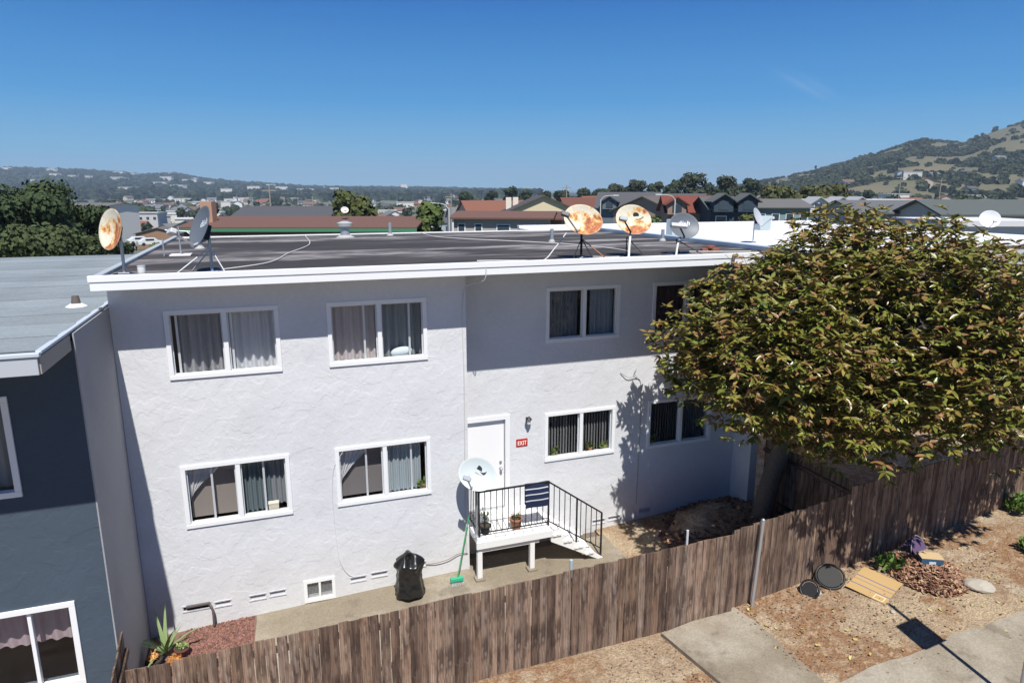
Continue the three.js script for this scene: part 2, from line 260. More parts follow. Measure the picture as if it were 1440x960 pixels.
// door
{
  const g = grp('door', bld), W = M(.86, .86, .87, .4);
  obj('slab', RB(3.57, 4.41, .95, 2.93, -.09, -.045, .006), W, g);
  obj('frame', [B(4.422, 4.52, .92, 3.04, -.12, .026), B(3.46, 3.558, .92, 3.04, -.12, .026), B(3.558, 4.422, 2.942, 3.04, -.12, .026)], MAT.trim, g);
  obj('deadbolt', [bar(V(4.33, 1.98, -.045), V(4.33, 1.98, -.02), .03, .028, 14)], MAT.galv, g); obj('handle', [bar(V(4.33, 1.83, -.045), V(4.33, 1.83, .01), .018, .018, 10), new THREE.SphereGeometry(.033, 14, 10).translate(4.33, 1.83, .02), bar(V(4.33, 1.83, -.045), V(4.33, 1.83, -.035), .036, .034, 14)], MAT.galv, g);
  obj('threshold', B(3.56, 4.42, .922, .948, -.12, .03), MAT.galv, g);
}
// curtains behind the panes
function curtain(label, x0, x1, y0, y1, z, col, folds, amp, opt = {}) {
  const nx = 90, ny = 16, pos = [], idx = [], ph = rnd() * 6;
  for (let j = 0; j <= ny; j++) for (let i = 0; i <= nx; i++) {
    const u = i / nx, v = j / ny; let x = x0 + (x1 - x0) * u, y = y0 + (y1 - y0) * v;
    if (opt.tie) { const k = (1 - v); x = x0 + (x1 - x0) * u * (1 - .85 * Math.pow(k, 1.3)); y = y0 + (y1 - y0) * (v + (1 - v) * u * .35); }
    pos.push(x, y, z + Math.sin(u * folds * 6.283 + ph + Math.sin(v * 2) * .25) * amp * (1 - .25 * v) + Math.sin(u * folds * 2.3 + ph) * amp * .5);
  }
  for (let j = 0; j < ny; j++) for (let i = 0; i < nx; i++) { const a = j * (nx + 1) + i; idx.push(a, a + 1, a + nx + 1, a + 1, a + nx + 2, a + nx + 1); }
  const g = new THREE.BufferGeometry(); g.setAttribute('position', new THREE.Float32BufferAttribute(pos, 3)); g.setIndex(idx); g.computeVertexNormals();
  return tag(obj('curtain', g, new THREE.MeshPhysicalMaterial({ color: new THREE.Color(...col), roughness: .95, transmission: opt.sheer || .15, thickness: 0, side: THREE.DoubleSide })), label, 'curtain');
}
function blinds(label, x0, x1, y0, y1, z, col, n, ang) {
  const gs = []; for (let i = 0; i < n; i++) { const b = new THREE.BoxGeometry((x1 - x0) / n * 1.05, y1 - y0, .004); b.rotateY(ang + rr(-.12, .12)); b.translate(x0 + (x1 - x0) * (i + .5) / n, (y0 + y1) / 2, z); gs.push(b); }
  return tag(obj('vertical_blinds', gs, M(...col, .8)), label, 'blinds');
}
curtain('grey sheer curtain in the left half of the upper window beside the blue house', -1.62, -.88, 4.6, 5.66, .42, [.42, .43, .45], 5, .05, { sheer: .35 });
curtain('pale grey gathered curtain in the right half of the upper window beside the blue house', -.86, -.02, 4.6, 5.66, .44, [.62, .64, .66], 6, .035);
curtain('beige curtain in the left half of the upper window above the door side', .92, 1.72, 4.6, 5.66, .43, [.52, .47, .46], 6, .03);
curtain('teal grey curtain in the right half of the upper window above the door side', 1.8, 2.58, 4.6, 5.66, .38, [.30, .36, .38], 5, .045, { sheer: .3 });
curtain('tied back white sheer curtain in the lower window beside the blue house', -1.68, -1.1, 2.2, 2.9, .46, [.72, .72, .74], 6, .02, { tie: 1, sheer: .3 });
tag(obj('roller_shade', B(-1.66, -.86, 1.9, 2.9, .385, .395), M(.23, .20, .18, .9)), 'brown roller shade in the lower window beside the blue house', 'shade');
curtain('dark teal curtain in the right half of the lower window beside the blue house', -.8, -.3, 1.88, 2.92, .42, [.14, .19, .21], 6, .035);
curtain('thin white curtain pulled aside in the lower window beside the blue house', -.36, .0, 1.95, 2.92, .40, [.32, .35, .38], 4, .03, { sheer: .4 });
curtain('tied back white curtain in the lower window next to the door', .92, 1.5, 2.1, 2.9, .46, [.70, .70, .73], 6, .02, { tie: 1, sheer: .3 });
curtain('grey teal curtain filling the right half of the lower window next to the door', 1.82, 2.5, 1.88, 2.92, .43, [.36, .42, .45], 8, .025);
curtain('slate drape in the left half of the upper window over the exit sign', 5.42, 6.12, 4.58, 5.62, -.2, [.15, .18, .21], 8, .035);
curtain('blue grey drape with open gaps in the upper window over the exit sign', 6.42, 6.98, 4.58, 5.62, -.2, [.30, .35, .40], 5, .04);
blinds('dark grey vertical blinds in the lower window right of the exit sign', 5.42, 6.94, 1.92, 2.9, -.2, [.20, .21, .22], 22, .75);
curtain('dark maroon drape in the upper window behind the tree', 7.95, 9.5, 4.58, 5.62, -.22, [.09, .05, .055], 12, .03);
blinds('dark vertical blinds in the lower window behind the tree', 7.95, 9.5, 1.9, 2.9, -.2, [.17, .17, .18], 22, .75);
tag(obj('roller_shade', B(.93, 1.74, 1.9, 2.9, .385, .395), M(.15, .135, .135, .9)), 'dark roller shade behind the tied curtain of the window next to the door', 'shade');
// things standing on the sills
{
  const leafy = (n, r) => { const gs = []; for (let i = 0; i < n; i++) { const q = new THREE.PlaneGeometry(.05, .09); q.rotateX(rr(-1, 1)); q.rotateY(rr(0, 6)); q.translate(rr(-r, r), rr(.05, .2), rr(-.05, .05)); gs.push(q); } return gs; };
  const sill = (x, y, z, label, colr) => { const t = thing('potted_plant', label, 'plant', [x, y, z]); obj('pot', new THREE.CylinderGeometry(.055, .042, .09, 14).translate(0, .045, 0), M(...colr, .8), t); obj('foliage', leafy(22, .1), M(.10, .15, .04, .7, { side: THREE.DoubleSide }), t); };
  sill(5.65, 1.9, -.14, 'small leafy plant behind the blinds window, under its darker pane', [.25, .14, .08]); sill(6.5, 1.9, -.14, 'terracotta potted plant on the sill right of the exit sign', [.42, .2, .1]); sill(6.85, 1.9, -.14, 'tall sprig on the sill at the right end of the blinds window', [.3, .25, .12]); sill(8.1, 1.88, -.14, 'sill plant in the lower window behind the tree', [.3, .2, .1]); sill(2.52, 1.87, .5, 'green plant at the right end of the lower window next to the door', [.3, .2, .1]);
  const t = thing('sill_box', 'small striped box on the sill of the lower window beside the blue house', 'box', [-.28, 1.885, .5]); obj('carton', RB(-.09, .09, 0, .12, -.05, .05, .006), M(.55, .5, .4, .8), t); obj('lid', RB(-.095, .095, .121, .15, -.055, .055, .006), M(.7, .68, .6, .8), t);
  const pl = tag(obj('pillow', [0, 1, 2].map(k => { const s = new THREE.SphereGeometry(.16, 16, 10); s.scale(1.3, .6, .5); s.rotateZ([.1, -.7, .3][k]); s.translate(2.2 + k * .14, 4.68 + k * .05, .45 - k * .02); return s; })[0], M(.55, .62, .66, .9)), 'pale pillow leaning inside the upper window above the door side', 'pillow');
}

// ---------------------------------------------------------------- landing, stairs, railing
{
  const st = thing('entry_stairs', 'white painted landing and brick steps under the exit door', 'stairs'), LY = .92, x0 = 3.44, x1 = 5.02, zf = 1.16;
  obj('deck', RB(x0, x1, LY - .12, LY - .03, .005, zf, .01), MAT.paintW, st);
  obj('fascia', RB(x0 - .02, x1 + .02, LY - .2, LY - .045, zf + .002, zf + .04, .008), MAT.paintW, st);
  obj('beam', B(x0 + .01, x1 - .25, LY - .3, LY - .122, zf - .12, zf - .02), MAT.paintW, st);
  const brick = new RoundedBoxGeometry(.19, .05, .092, 1, .008), bm = [M(.80, .80, .79, .7), M(.74, .745, .75, .7), M(.82, .81, .79, .7)];
  for (let i = 0; i < 8; i++) for (let k = 0; k < 12; k++) { const b = obj('brick', brick, bm[(i * 5 + k * 3) % 3], st); b.position.set(x0 + .1 + i * .197, LY - .005 + rr(-.002, .002), .055 + k * .0955); }
  const n = 5, run = .25, rise = LY / (n + .0);
  for (let s = 1; s < n; s++) for (let k = 0; k < 6; k++) for (let h = 0; h < 2; h++) {
    const b = obj('brick', brick, bm[(s + k + h) % 3], st); b.rotation.y = Math.PI / 2; b.position.set(x1 + (s - 1) * run + .075 + h * .1, LY - s * rise + rr(-.003, .003), .12 + k * .197);
  }
  const tri = new THREE.Shape([[x1, LY - .05], [x1, LY - .32], [x1 + n * run - .12, -.02], [x1 + n * run, -.02], [x1 + n * run - .22, rise - .04]].map(p => new THREE.Vector2(...p)));
  for (const z of [.02, zf - .05]) { const g = new THREE.ExtrudeGeometry(tri, { depth: .06, bevelEnabled: false }); g.translate(0, 0, z); obj('stringer', g, MAT.paintW, st); }
  for (let s = 1; s < n; s++) obj('tread_board', B(x1 + (s - 1) * run, x1 + s * run + .02, LY - s * rise - .06, LY - s * rise - .026, .09, zf - .055), MAT.paintW, st);
  for (const [px, pz] of [[3.5, 1.1], [4.62, 1.1]]) { obj('post', RB(px - .05, px + .05, .06, LY - .121, pz - .05, pz + .05, .006), MAT.paintW, st); obj('footing', RB(px - .1, px + .1, -.05, .06, pz - .1, pz + .1, .015), MAT.conc, st); }
  // iron railing
  const rl = thing('railing', 'black iron railing around the landing and down the steps', 'railing'), zr = 1.1, T = LY + .98;
  for (const x of [3.5, 4.98]) obj('post', sqbar(V(x, LY, zr), V(x, T + .02, zr), .032), MAT.iron, rl); obj('post', sqbar(V(3.5, LY, .1), V(3.5, T, .1), .028), MAT.iron, rl);
  obj('rail', [sqbar(V(3.5, T, zr), V(4.98, T, zr), .03), sqbar(V(3.5, LY + .1, zr), V(4.98, LY + .1, zr), .02)], MAT.iron, rl); obj('rail', [sqbar(V(3.5, T, .1), V(3.5, T, zr), .03), sqbar(V(3.5, LY + .1, .1), V(3.5, LY + .1, zr), .02)], MAT.iron, rl);
  for (let i = 1; i < 12; i++) obj('baluster', sqbar(V(3.5 + i * .1233, LY + .1, zr), V(3.5 + i * .1233, T, zr), .014), MAT.iron, rl);
  for (let i = 1; i < 8; i++) obj('baluster', sqbar(V(3.5, LY + .1, .1 + i * .125), V(3.5, T, .1 + i * .125), .014), MAT.iron, rl);
  const e = V(6.2, 1.02, zr), eb = V(6.2, .2, zr), sT = V(4.98, T, zr), sB = V(4.98, LY + .12, zr);
  obj('stair_rail', [sqbar(sT, e, .03), sqbar(sB, eb, .02)], MAT.iron, rl); obj('post', sqbar(V(6.2, .02, zr), e, .032), MAT.iron, rl); obj('post', sqbar(V(5.62, .42, zr), V(5.62, sT.y + (e.y - sT.y) * .525, zr), .03), MAT.iron, rl);
  for (let i = 1; i < 10; i++) { if (i === 5) continue; const k = i / 10, a = sB.clone().lerp(eb, k), b = sT.clone().lerp(e, k); obj('baluster', sqbar(a, b, .014), MAT.iron, rl); }
  // towel over the rail
  const tg = new THREE.PlaneGeometry(.5, .98, 26, 30), p = tg.attributes.position;
  for (let i = 0; i < p.count; i++) { const u = p.getX(i), v = p.getY(i) + .49, L = .52; let y, z; const w = Math.sin(u * 14 + v * 3) * .008; if (v > L) { y = -(v - L); z = -.026 + w; } else { y = -(L - v); z = .026 + w + .01 * Math.sin(v * 9); } y = Math.min(y, .002) + .02 - Math.max(0, .02 - Math.abs(v - L)) * 0; p.setXYZ(i, u, y, z); }
  tg.computeVertexNormals();
  const tt = dataTex(64, (u, v) => { const s = (v * 14) % 1; const st2 = [.16, .29, .41].some(q => Math.abs(v - q) < .012) || [.66, .8, .92].some(q => Math.abs(v - q) < .012); const k = .9 + .2 * N1.n(u * 60, v * 60, 60); return st2 ? [.8, .8, .82] : [.10 * k, .15 * k, .27 * k]; }, true, 256);
  const tw = tag(obj('towel', tg, M(1, 1, 1, .95, { map: tt, side: THREE.DoubleSide })), 'navy towel with white stripes hung over the railing', 'towel'); tw.position.set(4.72, T + .0, zr);
}
function pot(label, x, y, z, r, h, col, leaf, n, lh) {
  const t = thing('flower_pot', label, 'pot', [x, y, z]);
  obj('pot', new THREE.LatheGeometry([[0, 0], [r * .72, 0], [r * .95, h * .8], [r * 1.06, h * .8], [r * 1.06, h], [r * .92, h], [r * .9, h * .85], [0, h * .85]].map(a => new THREE.Vector2(...a)), 22), M(...col, .85), t);
  obj('soil', new THREE.CylinderGeometry(r * .88, r * .88, .02, 18).translate(0, h * .88, 0), M(.06, .045, .03, 1), t);
  const gs = []; for (let i = 0; i < n; i++) { const a = rnd() * 6.28, d = V(Math.cos(a) * rr(.1, .7) * r * 1.4, rr(.5, 1) * lh, Math.sin(a) * rr(.1, .7) * r * 1.4), b = V(d.x * .3, h * .86, d.z * .3), e2 = V(d.x, h + d.y, d.z); gs.push(bar(b, e2, .004, .002, 4)); for (let k = 0; k < 3; k++) { const q = new THREE.PlaneGeometry(.03, .06); q.rotateX(rr(-1.2, 1.2)); q.rotateY(rr(0, 6)); const m2 = b.clone().lerp(e2, rr(.4, 1)); q.translate(m2.x, m2.y, m2.z); gs.push(q); } }
  obj('foliage', gs, M(...leaf, .7, { side: THREE.DoubleSide }), t); return t;
}
pot('terracotta pot with a small sprout on the landing', 4.32, .945, .98, .125, .22, [.40, .17, .09], [.16, .17, .06], 7, .12);
pot('black nursery pot with tall thin plant on the landing corner', 3.66, .945, .98, .11, .18, [.03, .03, .03], [.13, .17, .09], 12, .42);
// wall lamp, exit sign, cables
{
  const t = thing('wall_lamp', 'small black wall lantern beside the exit door', 'lamp', [4.92, 2.86, 0]);
  obj('bracket', [RB(-.035, .035, -.05, .07, .001, .02, .005), bar(V(0, .05, .02), V(0, .09, .1), .01)], MAT.black, t); obj('hood', new THREE.CylinderGeometry(.02, .07, .06, 14).translate(0, .08, .11), MAT.black, t); obj('globe', new THREE.CylinderGeometry(.045, .035, .1, 14).translate(0, 0, .11), M(.7, .7, .68, .2), t);
  const cv = document.createElement('canvas'); cv.width = 256; cv.height = 160; const c = cv.getContext('2d'); c.fillStyle = '#b3201c'; c.fillRect(0, 0, 256, 160); c.fillStyle = '#ffeede'; c.font = 'bold 118px sans-serif'; c.textAlign = 'center'; c.textBaseline = 'middle'; c.save(); c.translate(128, 86); c.scale(.86, 1.12); c.fillText('EXIT', 0, 0); c.restore();
  const tx = new THREE.CanvasTexture(cv); tx.colorSpace = THREE.SRGBColorSpace;
  const s = thing('exit_sign', 'red exit sign with white capital letters beside the door', 'sign', [4.8, 2.37, 0]); obj('plate', RB(-.13, .13, -.085, .085, .002, .014, .003), M(.55, .03, .025, .5), s); obj('face', new THREE.PlaneGeometry(.25, .16).translate(0, 0, .0165), M(1, 1, 1, .5, { map: tx }), s);
  tag(obj('wall_cable', [tube([[3.62, 6.33, 1.33], [3.6, 6.1, 1.32], [3.42, 5.9, .72], [3.36, 5.7, .665], [3.36, 4, .662], [3.35, 2.6, .662], [3.35, .4, .662]], .009, 90)], M(.6, .6, .58, .7)), 'thin pale cable dropping from the eave down the wall corner', 'cable');
  tag(obj('wall_cable', [tube([[1.0, 2.9, .66], [.82, 2.6, .66], [.8, 1.0, .66], [.86, .6, .662], [1.0, .36, .665], [1.1, .3, .66]], .006, 70)], M(.62, .63, .66, .7)), 'thin cable painted over, curving down below the lower window', 'cable');
  tag(obj('wall_cable', [tube([[7.12, 3.72, .02], [7.3, 3.6, .05], [7.5, 3.58, .03], [7.62, 3.5, .012], [7.66, 3.2, .01], [7.66, .5, .01]], .008, 70), tube([[7.5, 3.78, .05], [7.46, 3.68, .04], [7.55, 3.56, .02]], .007, 20)], M(.35, .34, .33, .7)), 'loose cut cable ends sticking out of the wall by the tree', 'cable');
  tag(obj('wall_cable', [tube([[2.5, .3, .67], [2.7, .3, .69], [2.95, .34, .7], [3.2, .42, .69], [3.38, .38, .67]], .007, 30)], M(.20, .09, .08, .7)), 'dark red wire along the foot of the wall by the broom', 'cable');
  const pp = tag(obj('drain_pipe', [tube([[-1.52, .28, .66], [-1.48, .28, .74], [-1.46, .2, .76], [-1.46, -.1, .76]], .022, 24, 8), B(-1.9, -1.5, .3, .33, .652, .7)], M(.12, .1, .1, .7)), 'short dark drain pipe at the gravel bed', 'pipe');
}

// ---------------------------------------------------------------- satellite dishes
const rustTex = (ou, ov, emblem) => dataTex(512, (u, v) => {
  const a = N1.f(u + ou, v + ov, 4, 5, .55), b = N2.f(u + ou, v * .6 + ov, 14, 4, .6), f = N3.f(u, v, 60, 3), run = N2.f(u + ov, v * .12 + ou, 26, 3); const low = (u - v) * .3 + .02; // rust has eaten the lower right of the bowl, the upper left keeps its cream paint
  const r = sm(.38, .72, a + low + (b - .5) * .2 + (run - .5) * .16), rim = sm(.9, 1, Math.hypot(u - .5, v - .5) * 2);
  let c = mixc([.86, .83, .75], [.85, .70, .47], sm(.0, .4, r)); c = mixc(c, [.76, .50, .29], sm(.35, .75, r)); c = mixc(c, [.60, .33, .22], sm(.7, 1, r) * (.4 + .6 * sm(.4, .6, b))); c = mixc(c, [.82, .76, .66], rim * .5);
  if (emblem) { const x = u - .56, y = v - .70; if ((Math.hypot(x, y) < .085 && y > -.05 + x * .3) || (Math.abs(Math.hypot(x - .02, y - .06) - .2) < .014 && x > .02 && y < -.02)) c = [.12, .10, .09]; }
  const k = .9 + .2 * f; return [c[0] * k, c[1] * k, c[2] * k];
});
function canvasTex(w, h, draw) { const cv = document.createElement('canvas'); cv.width = w; cv.height = h; draw(cv.getContext('2d'), w, h); const t = new THREE.CanvasTexture(cv); t.colorSpace = THREE.SRGBColorSpace; return t; }
const greyDishT = canvasTex(512, 512, (c, w, h) => { c.fillStyle = '#666c74'; c.fillRect(0, 0, w, h); c.fillStyle = '#eef2f4'; c.font = 'italic bold 96px serif'; c.textAlign = 'center'; c.save(); c.translate(w / 2 + 10, h * .44); c.rotate(-.06); c.fillText('dish', 0, 0); c.restore(); });
const paleDishT = canvasTex(512, 512, (c, w, h) => {
  c.fillStyle = '#bfc8c9'; c.fillRect(0, 0, w, h); c.fillStyle = '#20262c'; c.save(); c.translate(w * .56, h * .33); c.rotate(.22);
  c.beginPath(); c.moveTo(-62, -42); c.quadraticCurveTo(6, -52, 18, 20); c.lineTo(-62, 22); c.closePath(); c.fill(); c.beginPath(); c.moveTo(-6, 34); c.quadraticCurveTo(60, 30, 74, -26); c.quadraticCurveTo(92, 40, 60, 58); c.closePath(); c.fill();
  c.font = 'bold 26px sans-serif'; c.textAlign = 'center'; c.fillText('DIRECTV', 0, 88); c.restore(); c.fillStyle = '#b09a72'; c.font = 'italic 22px serif'; c.save(); c.translate(w * .38, h * .62); c.rotate(.25); c.fillText('Multi-Satellite', -60, 0); c.restore();
});
function dish(o) { // o: label, base, top(height of dish centre above base), n(face normal), R, sx, mat, legs, roll
  const t = thing('satellite_dish', o.label, 'satellite dish', o.base, 0, o.group), H = o.top, n = V(...o.n).normalize();
  const q = new THREE.Quaternion().setFromRotationMatrix(new THREE.Matrix4().lookAt(n, V(0, 0, 0), V(0, 1, 0))); if (o.roll) q.multiply(new THREE.Quaternion().setFromAxisAngle(V(0, 0, 1), o.roll));
  const R = o.R, sy = o.sy || .88, dp = R * .2, face = [], c0 = V(0, H, 0);
  const prof = []; for (let i = 0; i <= 10; i++) { const r = R * i / 10; prof.push(new THREE.Vector2(Math.max(r, 1e-4), dp * (r / R) ** 2 - dp)); } for (let i = 10; i >= 0; i--) { const r = R * i / 10 * 1.012; prof.push(new THREE.Vector2(Math.max(r, 1e-4), dp * (r / R) ** 2 - dp - .012)); }
  const g = new THREE.LatheGeometry(prof, 44); g.rotateX(Math.PI / 2); g.scale(1, sy, 1); // opening towards +Z
  const p = g.attributes.position, uv = new Float32Array(p.count * 2); for (let i = 0; i < p.count; i++) { uv[i * 2] = .5 + p.getX(i) / R / 2; uv[i * 2 + 1] = .5 + p.getY(i) / R / sy / 2; } g.setAttribute('uv', new THREE.BufferAttribute(uv, 2)); g.computeVertexNormals();
  const toW = v => v.clone().applyQuaternion(q).add(c0);
  g.applyQuaternion(q); g.translate(c0.x, c0.y, c0.z); obj('reflector', g, o.mat, t);
  const back = toW(V(0, -R * .1, -dp - .09)), low = toW(V(0, -R * sy * .96, -.02)), lnb = toW(V(o.lx || 0, -R * sy * .62, R * 1.05));
  obj('bracket', [sqbar(toW(V(0, R * .2, -dp - .075)), toW(V(0, -R * .45, -dp - .075)), .07)], MAT.iron, t);
  if (!o.noArm) obj('feed_arm', [sqbar(toW(V(0, -R * .5, -dp - .07)), low.clone().lerp(lnb, .1), .03), sqbar(low.clone().lerp(lnb, .1), lnb, .028)], o.armMat || MAT.galv, t);
  if (!o.noArm) { const hd = new RoundedBoxGeometry(o.wide || .16, .085, .1, 1, .02); hd.applyQuaternion(q); hd.translate(lnb.x, lnb.y, lnb.z); const h2 = bar(lnb, lnb.clone().lerp(c0, .14), .036, .042, 12); obj('receiver_head', [hd, h2], o.headMat || M(.55, .56, .57, .5), t); }
  const mt = back.clone(), foot = o.footAt ? V(...o.footAt) : V(mt.x, 0, mt.z); obj('mast', [tube([foot, foot.clone().lerp(V(mt.x, foot.y, mt.z), .3).setY(foot.y + (mt.y - foot.y) * .45), V(mt.x, mt.y - .12, mt.z), mt], .024, 24, 10)], o.mastMat || MAT.galv, t);
  obj('foot_plate', RB(foot.x - .08, foot.x + .08, foot.y - .005, foot.y + .015, foot.z - .08, foot.z + .08, .004), o.mastMat || MAT.galv, t);
  for (const L of o.legs || []) obj('strut', bar(V(L[0], 0, L[1]), V(mt.x + (foot.x - mt.x) * .3, H * (L[2] || .5), mt.z), .011), L[3] || MAT.iron, t);
  return t;
}
const RUST = M(1, 1, 1, .7, { map: rustTex(0, 0) }), GREY = M(1, 1, 1, .5, { map: greyDishT }), PALE = M(1, 1, 1, .45, { map: paleDishT }), RY = 6.345;
dish({ label: 'rusted satellite dish on tripod at the roof edge, round receiver at its side', base: [5.8, RY, .72], top: .76, n: [-.3, .4, .86], R: .385, sy: .78, roll: -.35, mat: RUST, lx: -.34, headMat: M(.10, .10, .11, .5), legs: [[-.28, .16], [.12, .26], [.42, .2, .5, M(.45, .2, .1, .9)]], mastMat: MAT.iron });
dish({ label: 'rusted satellite dish with black emblem mark and curved white mast on the roof', base: [6.98, RY, .6], top: .74, n: [-.2, .36, .9], R: .37, sy: .84, roll: -.22, mat: M(1, 1, 1, .7, { map: rustTex(.37, .61, 1) }), lx: -.3, headMat: M(.42, .44, .47, .5), armMat: MAT.iron, footAt: [-.28, 0, .35], mastMat: M(.7, .68, .63, .6), legs: [[.2, .2], [.02, -.3]] });
dish({ label: 'grey satellite dish with white lettering on the roof beside the tree', base: [8.22, RY, .55], top: .60, n: [-.1, .42, .9], R: .33, sy: .86, roll: -.1, mat: GREY, lx: -.3, wide: .36, armMat: MAT.iron, footAt: [-.4, 0, .35], mastMat: M(.62, .6, .55, .6), legs: [[.3, .3], [.1, -.3]] });
dish({ label: 'rust stained satellite dish on a pole at the roof corner by the blue house', base: [-2.28, 6.40, 1.1], top: .68, noArm: 1, n: [-.76, .2, .58], R: .32, sy: .98, mat: RUST, headMat: M(.3, .3, .3, .6), legs: [] });
dish({ label: 'dark grey lettered satellite dish with long feed arm, on a braced pole above the eave', base: [-1.06, RY, .85], top: .74, n: [-.86, .36, .36], R: .36, sy: .98, roll: .25, mat: GREY, wide: .2, headMat: M(.6, .61, .62, .5), legs: [[-.4, .15, .55, MAT.paleMetal], [.34, .12, .55, MAT.paleMetal], [-.2, -.4, .5, MAT.paleMetal]] });
dish({ label: 'pale satellite dish with dark swoosh logo clamped to the landing railing', base: [3.46, .95, 1.16], top: 1.36, n: [-.18, .5, .85], R: .37, sy: .86, roll: -.4, mat: PALE, lx: -.16, headMat: M(.33, .36, .4, .5), mastMat: MAT.galv });
// roof furniture
{
  const vent = (name, label, x, z, r, h, cap) => { const t = thing(name, label, 'vent', [x, RY, z]); obj('pipe', new THREE.CylinderGeometry(r, r * 1.05, h, 16).translate(0, h / 2, 0), MAT.galv, t); obj('flashing', new THREE.CylinderGeometry(r * 1.1, r * 2.1, .07, 16).translate(0, .035, 0), M(.4, .4, .4, .7), t); if (cap) obj('cap', [new THREE.CylinderGeometry(r * 1.75, r * 1.6, h * .3, 18).translate(0, h + .04, 0), new THREE.CylinderGeometry(r * .6, r * 1.75, .05, 18).translate(0, h * 1.15 + .065, 0)], M(.55, .58, .56, .5, { metalness: .3 }), t); };
  vent('roof_vent', 'capped metal flue standing on the dark roof', 2.05, -7.2, .13, .32, 1); vent('vent_pipe', 'thin bare vent pipe standing on the dark roof beside the flue', 3.4, -7.6, .05, .38, 0); vent('vent_pipe', 'vent pipe behind the dark grey dish', -1.55, -4.4, .06, .3, 0); vent('vent_pipe', 'stub pipe at the edge curb behind the grey lettered dish', 9.9, -3.0, .045, .3, 0); vent('vent_pipe', 'low stub pipe with ring near the rusted tripod dish', 6.95, -3.6, .045, .34, 0);
  const an = thing('antenna_mast', 'old white antenna bracket with pipes behind the dark grey dish', 'antenna', [-1.75, RY, -2.6]); obj('pole', [bar(V(0, 0, 0), V(0, .6, 0), .016), bar(V(-.3, 0, .1), V(-.3, .35, .1), .014)], MAT.galv, an); obj('arm', [bar(V(-.25, .52, 0), V(.25, .48, 0), .014), bar(V(.15, .48, 0), V(.4, .3, .1), .011)], MAT.galv, an); obj('plate', RB(-.2, .2, 0, .03, -.2, .2, .006), M(.7, .7, .7, .7), an);
  const line = (label, pts, r = .011, c = [.66, .65, .62]) => tag(obj('roof_cable', tube(pts, r, 80), M(...c, .7)), label, 'cable');
  line('white cable lying across the roof from the braced pole to the flue', [[-.95, RY + .01, .7], [-.1, RY + .012, -.3], [.35, RY + .012, -2.3], [.9, RY + .012, -4.6], [1.0, RY + .012, -8.4]]);
  line('white cable looping along the roof edge to the tripod dish', [[3.5, RY + .07, 1.16], [3.75, RY + .07, 1.2], [4.4, RY + .04, 1.1], [4.9, RY + .012, .9], [5.2, RY + .2, .7], [5.5, RY + .5, .6]], .012);
  line('pale cable between the two rusted dishes', [[5.7, RY + .012, .8], [6.0, RY + .012, .5], [6.3, RY + .015, .75], [6.6, RY + .012, .75]]);
  line('white cable running back across the roof past the rusted dishes', [[6.9, RY + .012, .4], [7.4, RY + .012, -.4], [7.0, RY + .012, -2.6], [4.6, RY + .012, -6.2], [4.5, RY + .012, -8.4]]);
  line('cable trailing from the grey lettered dish to the tree', [[8.0, RY + .012, .3], [8.6, RY + .012, .2], [9.2, RY + .02, .5], [9.9, RY + .012, .6]]);
  const bk = thing('loose_bricks', 'loose red bricks left on the roof near the tree', 'brick', [9.2, RY, .1]); [[-.12, 0, 0], [.1, .0, .03], [0, .062, .01]].forEach((p, i) => { const b = obj('brick', new RoundedBoxGeometry(.2, .06, .1, 1, .006), M(.30, .11, .075, .9), bk); b.position.set(p[0], p[1] + .03, p[2]); b.rotation.y = i * .2; });
  const pc = thing('paint_can', 'small white can on the roof corner beside the rusty pole', 'can', [-1.92, 6.40, 1.05]); obj('can', new THREE.CylinderGeometry(.06, .06, .1, 16).translate(0, .05, 0), M(.75, .75, .74, .5), pc); obj('lid', new THREE.CylinderGeometry(.063, .063, .012, 16).translate(0, .107, 0), M(.5, .5, .5, .4), pc);
}

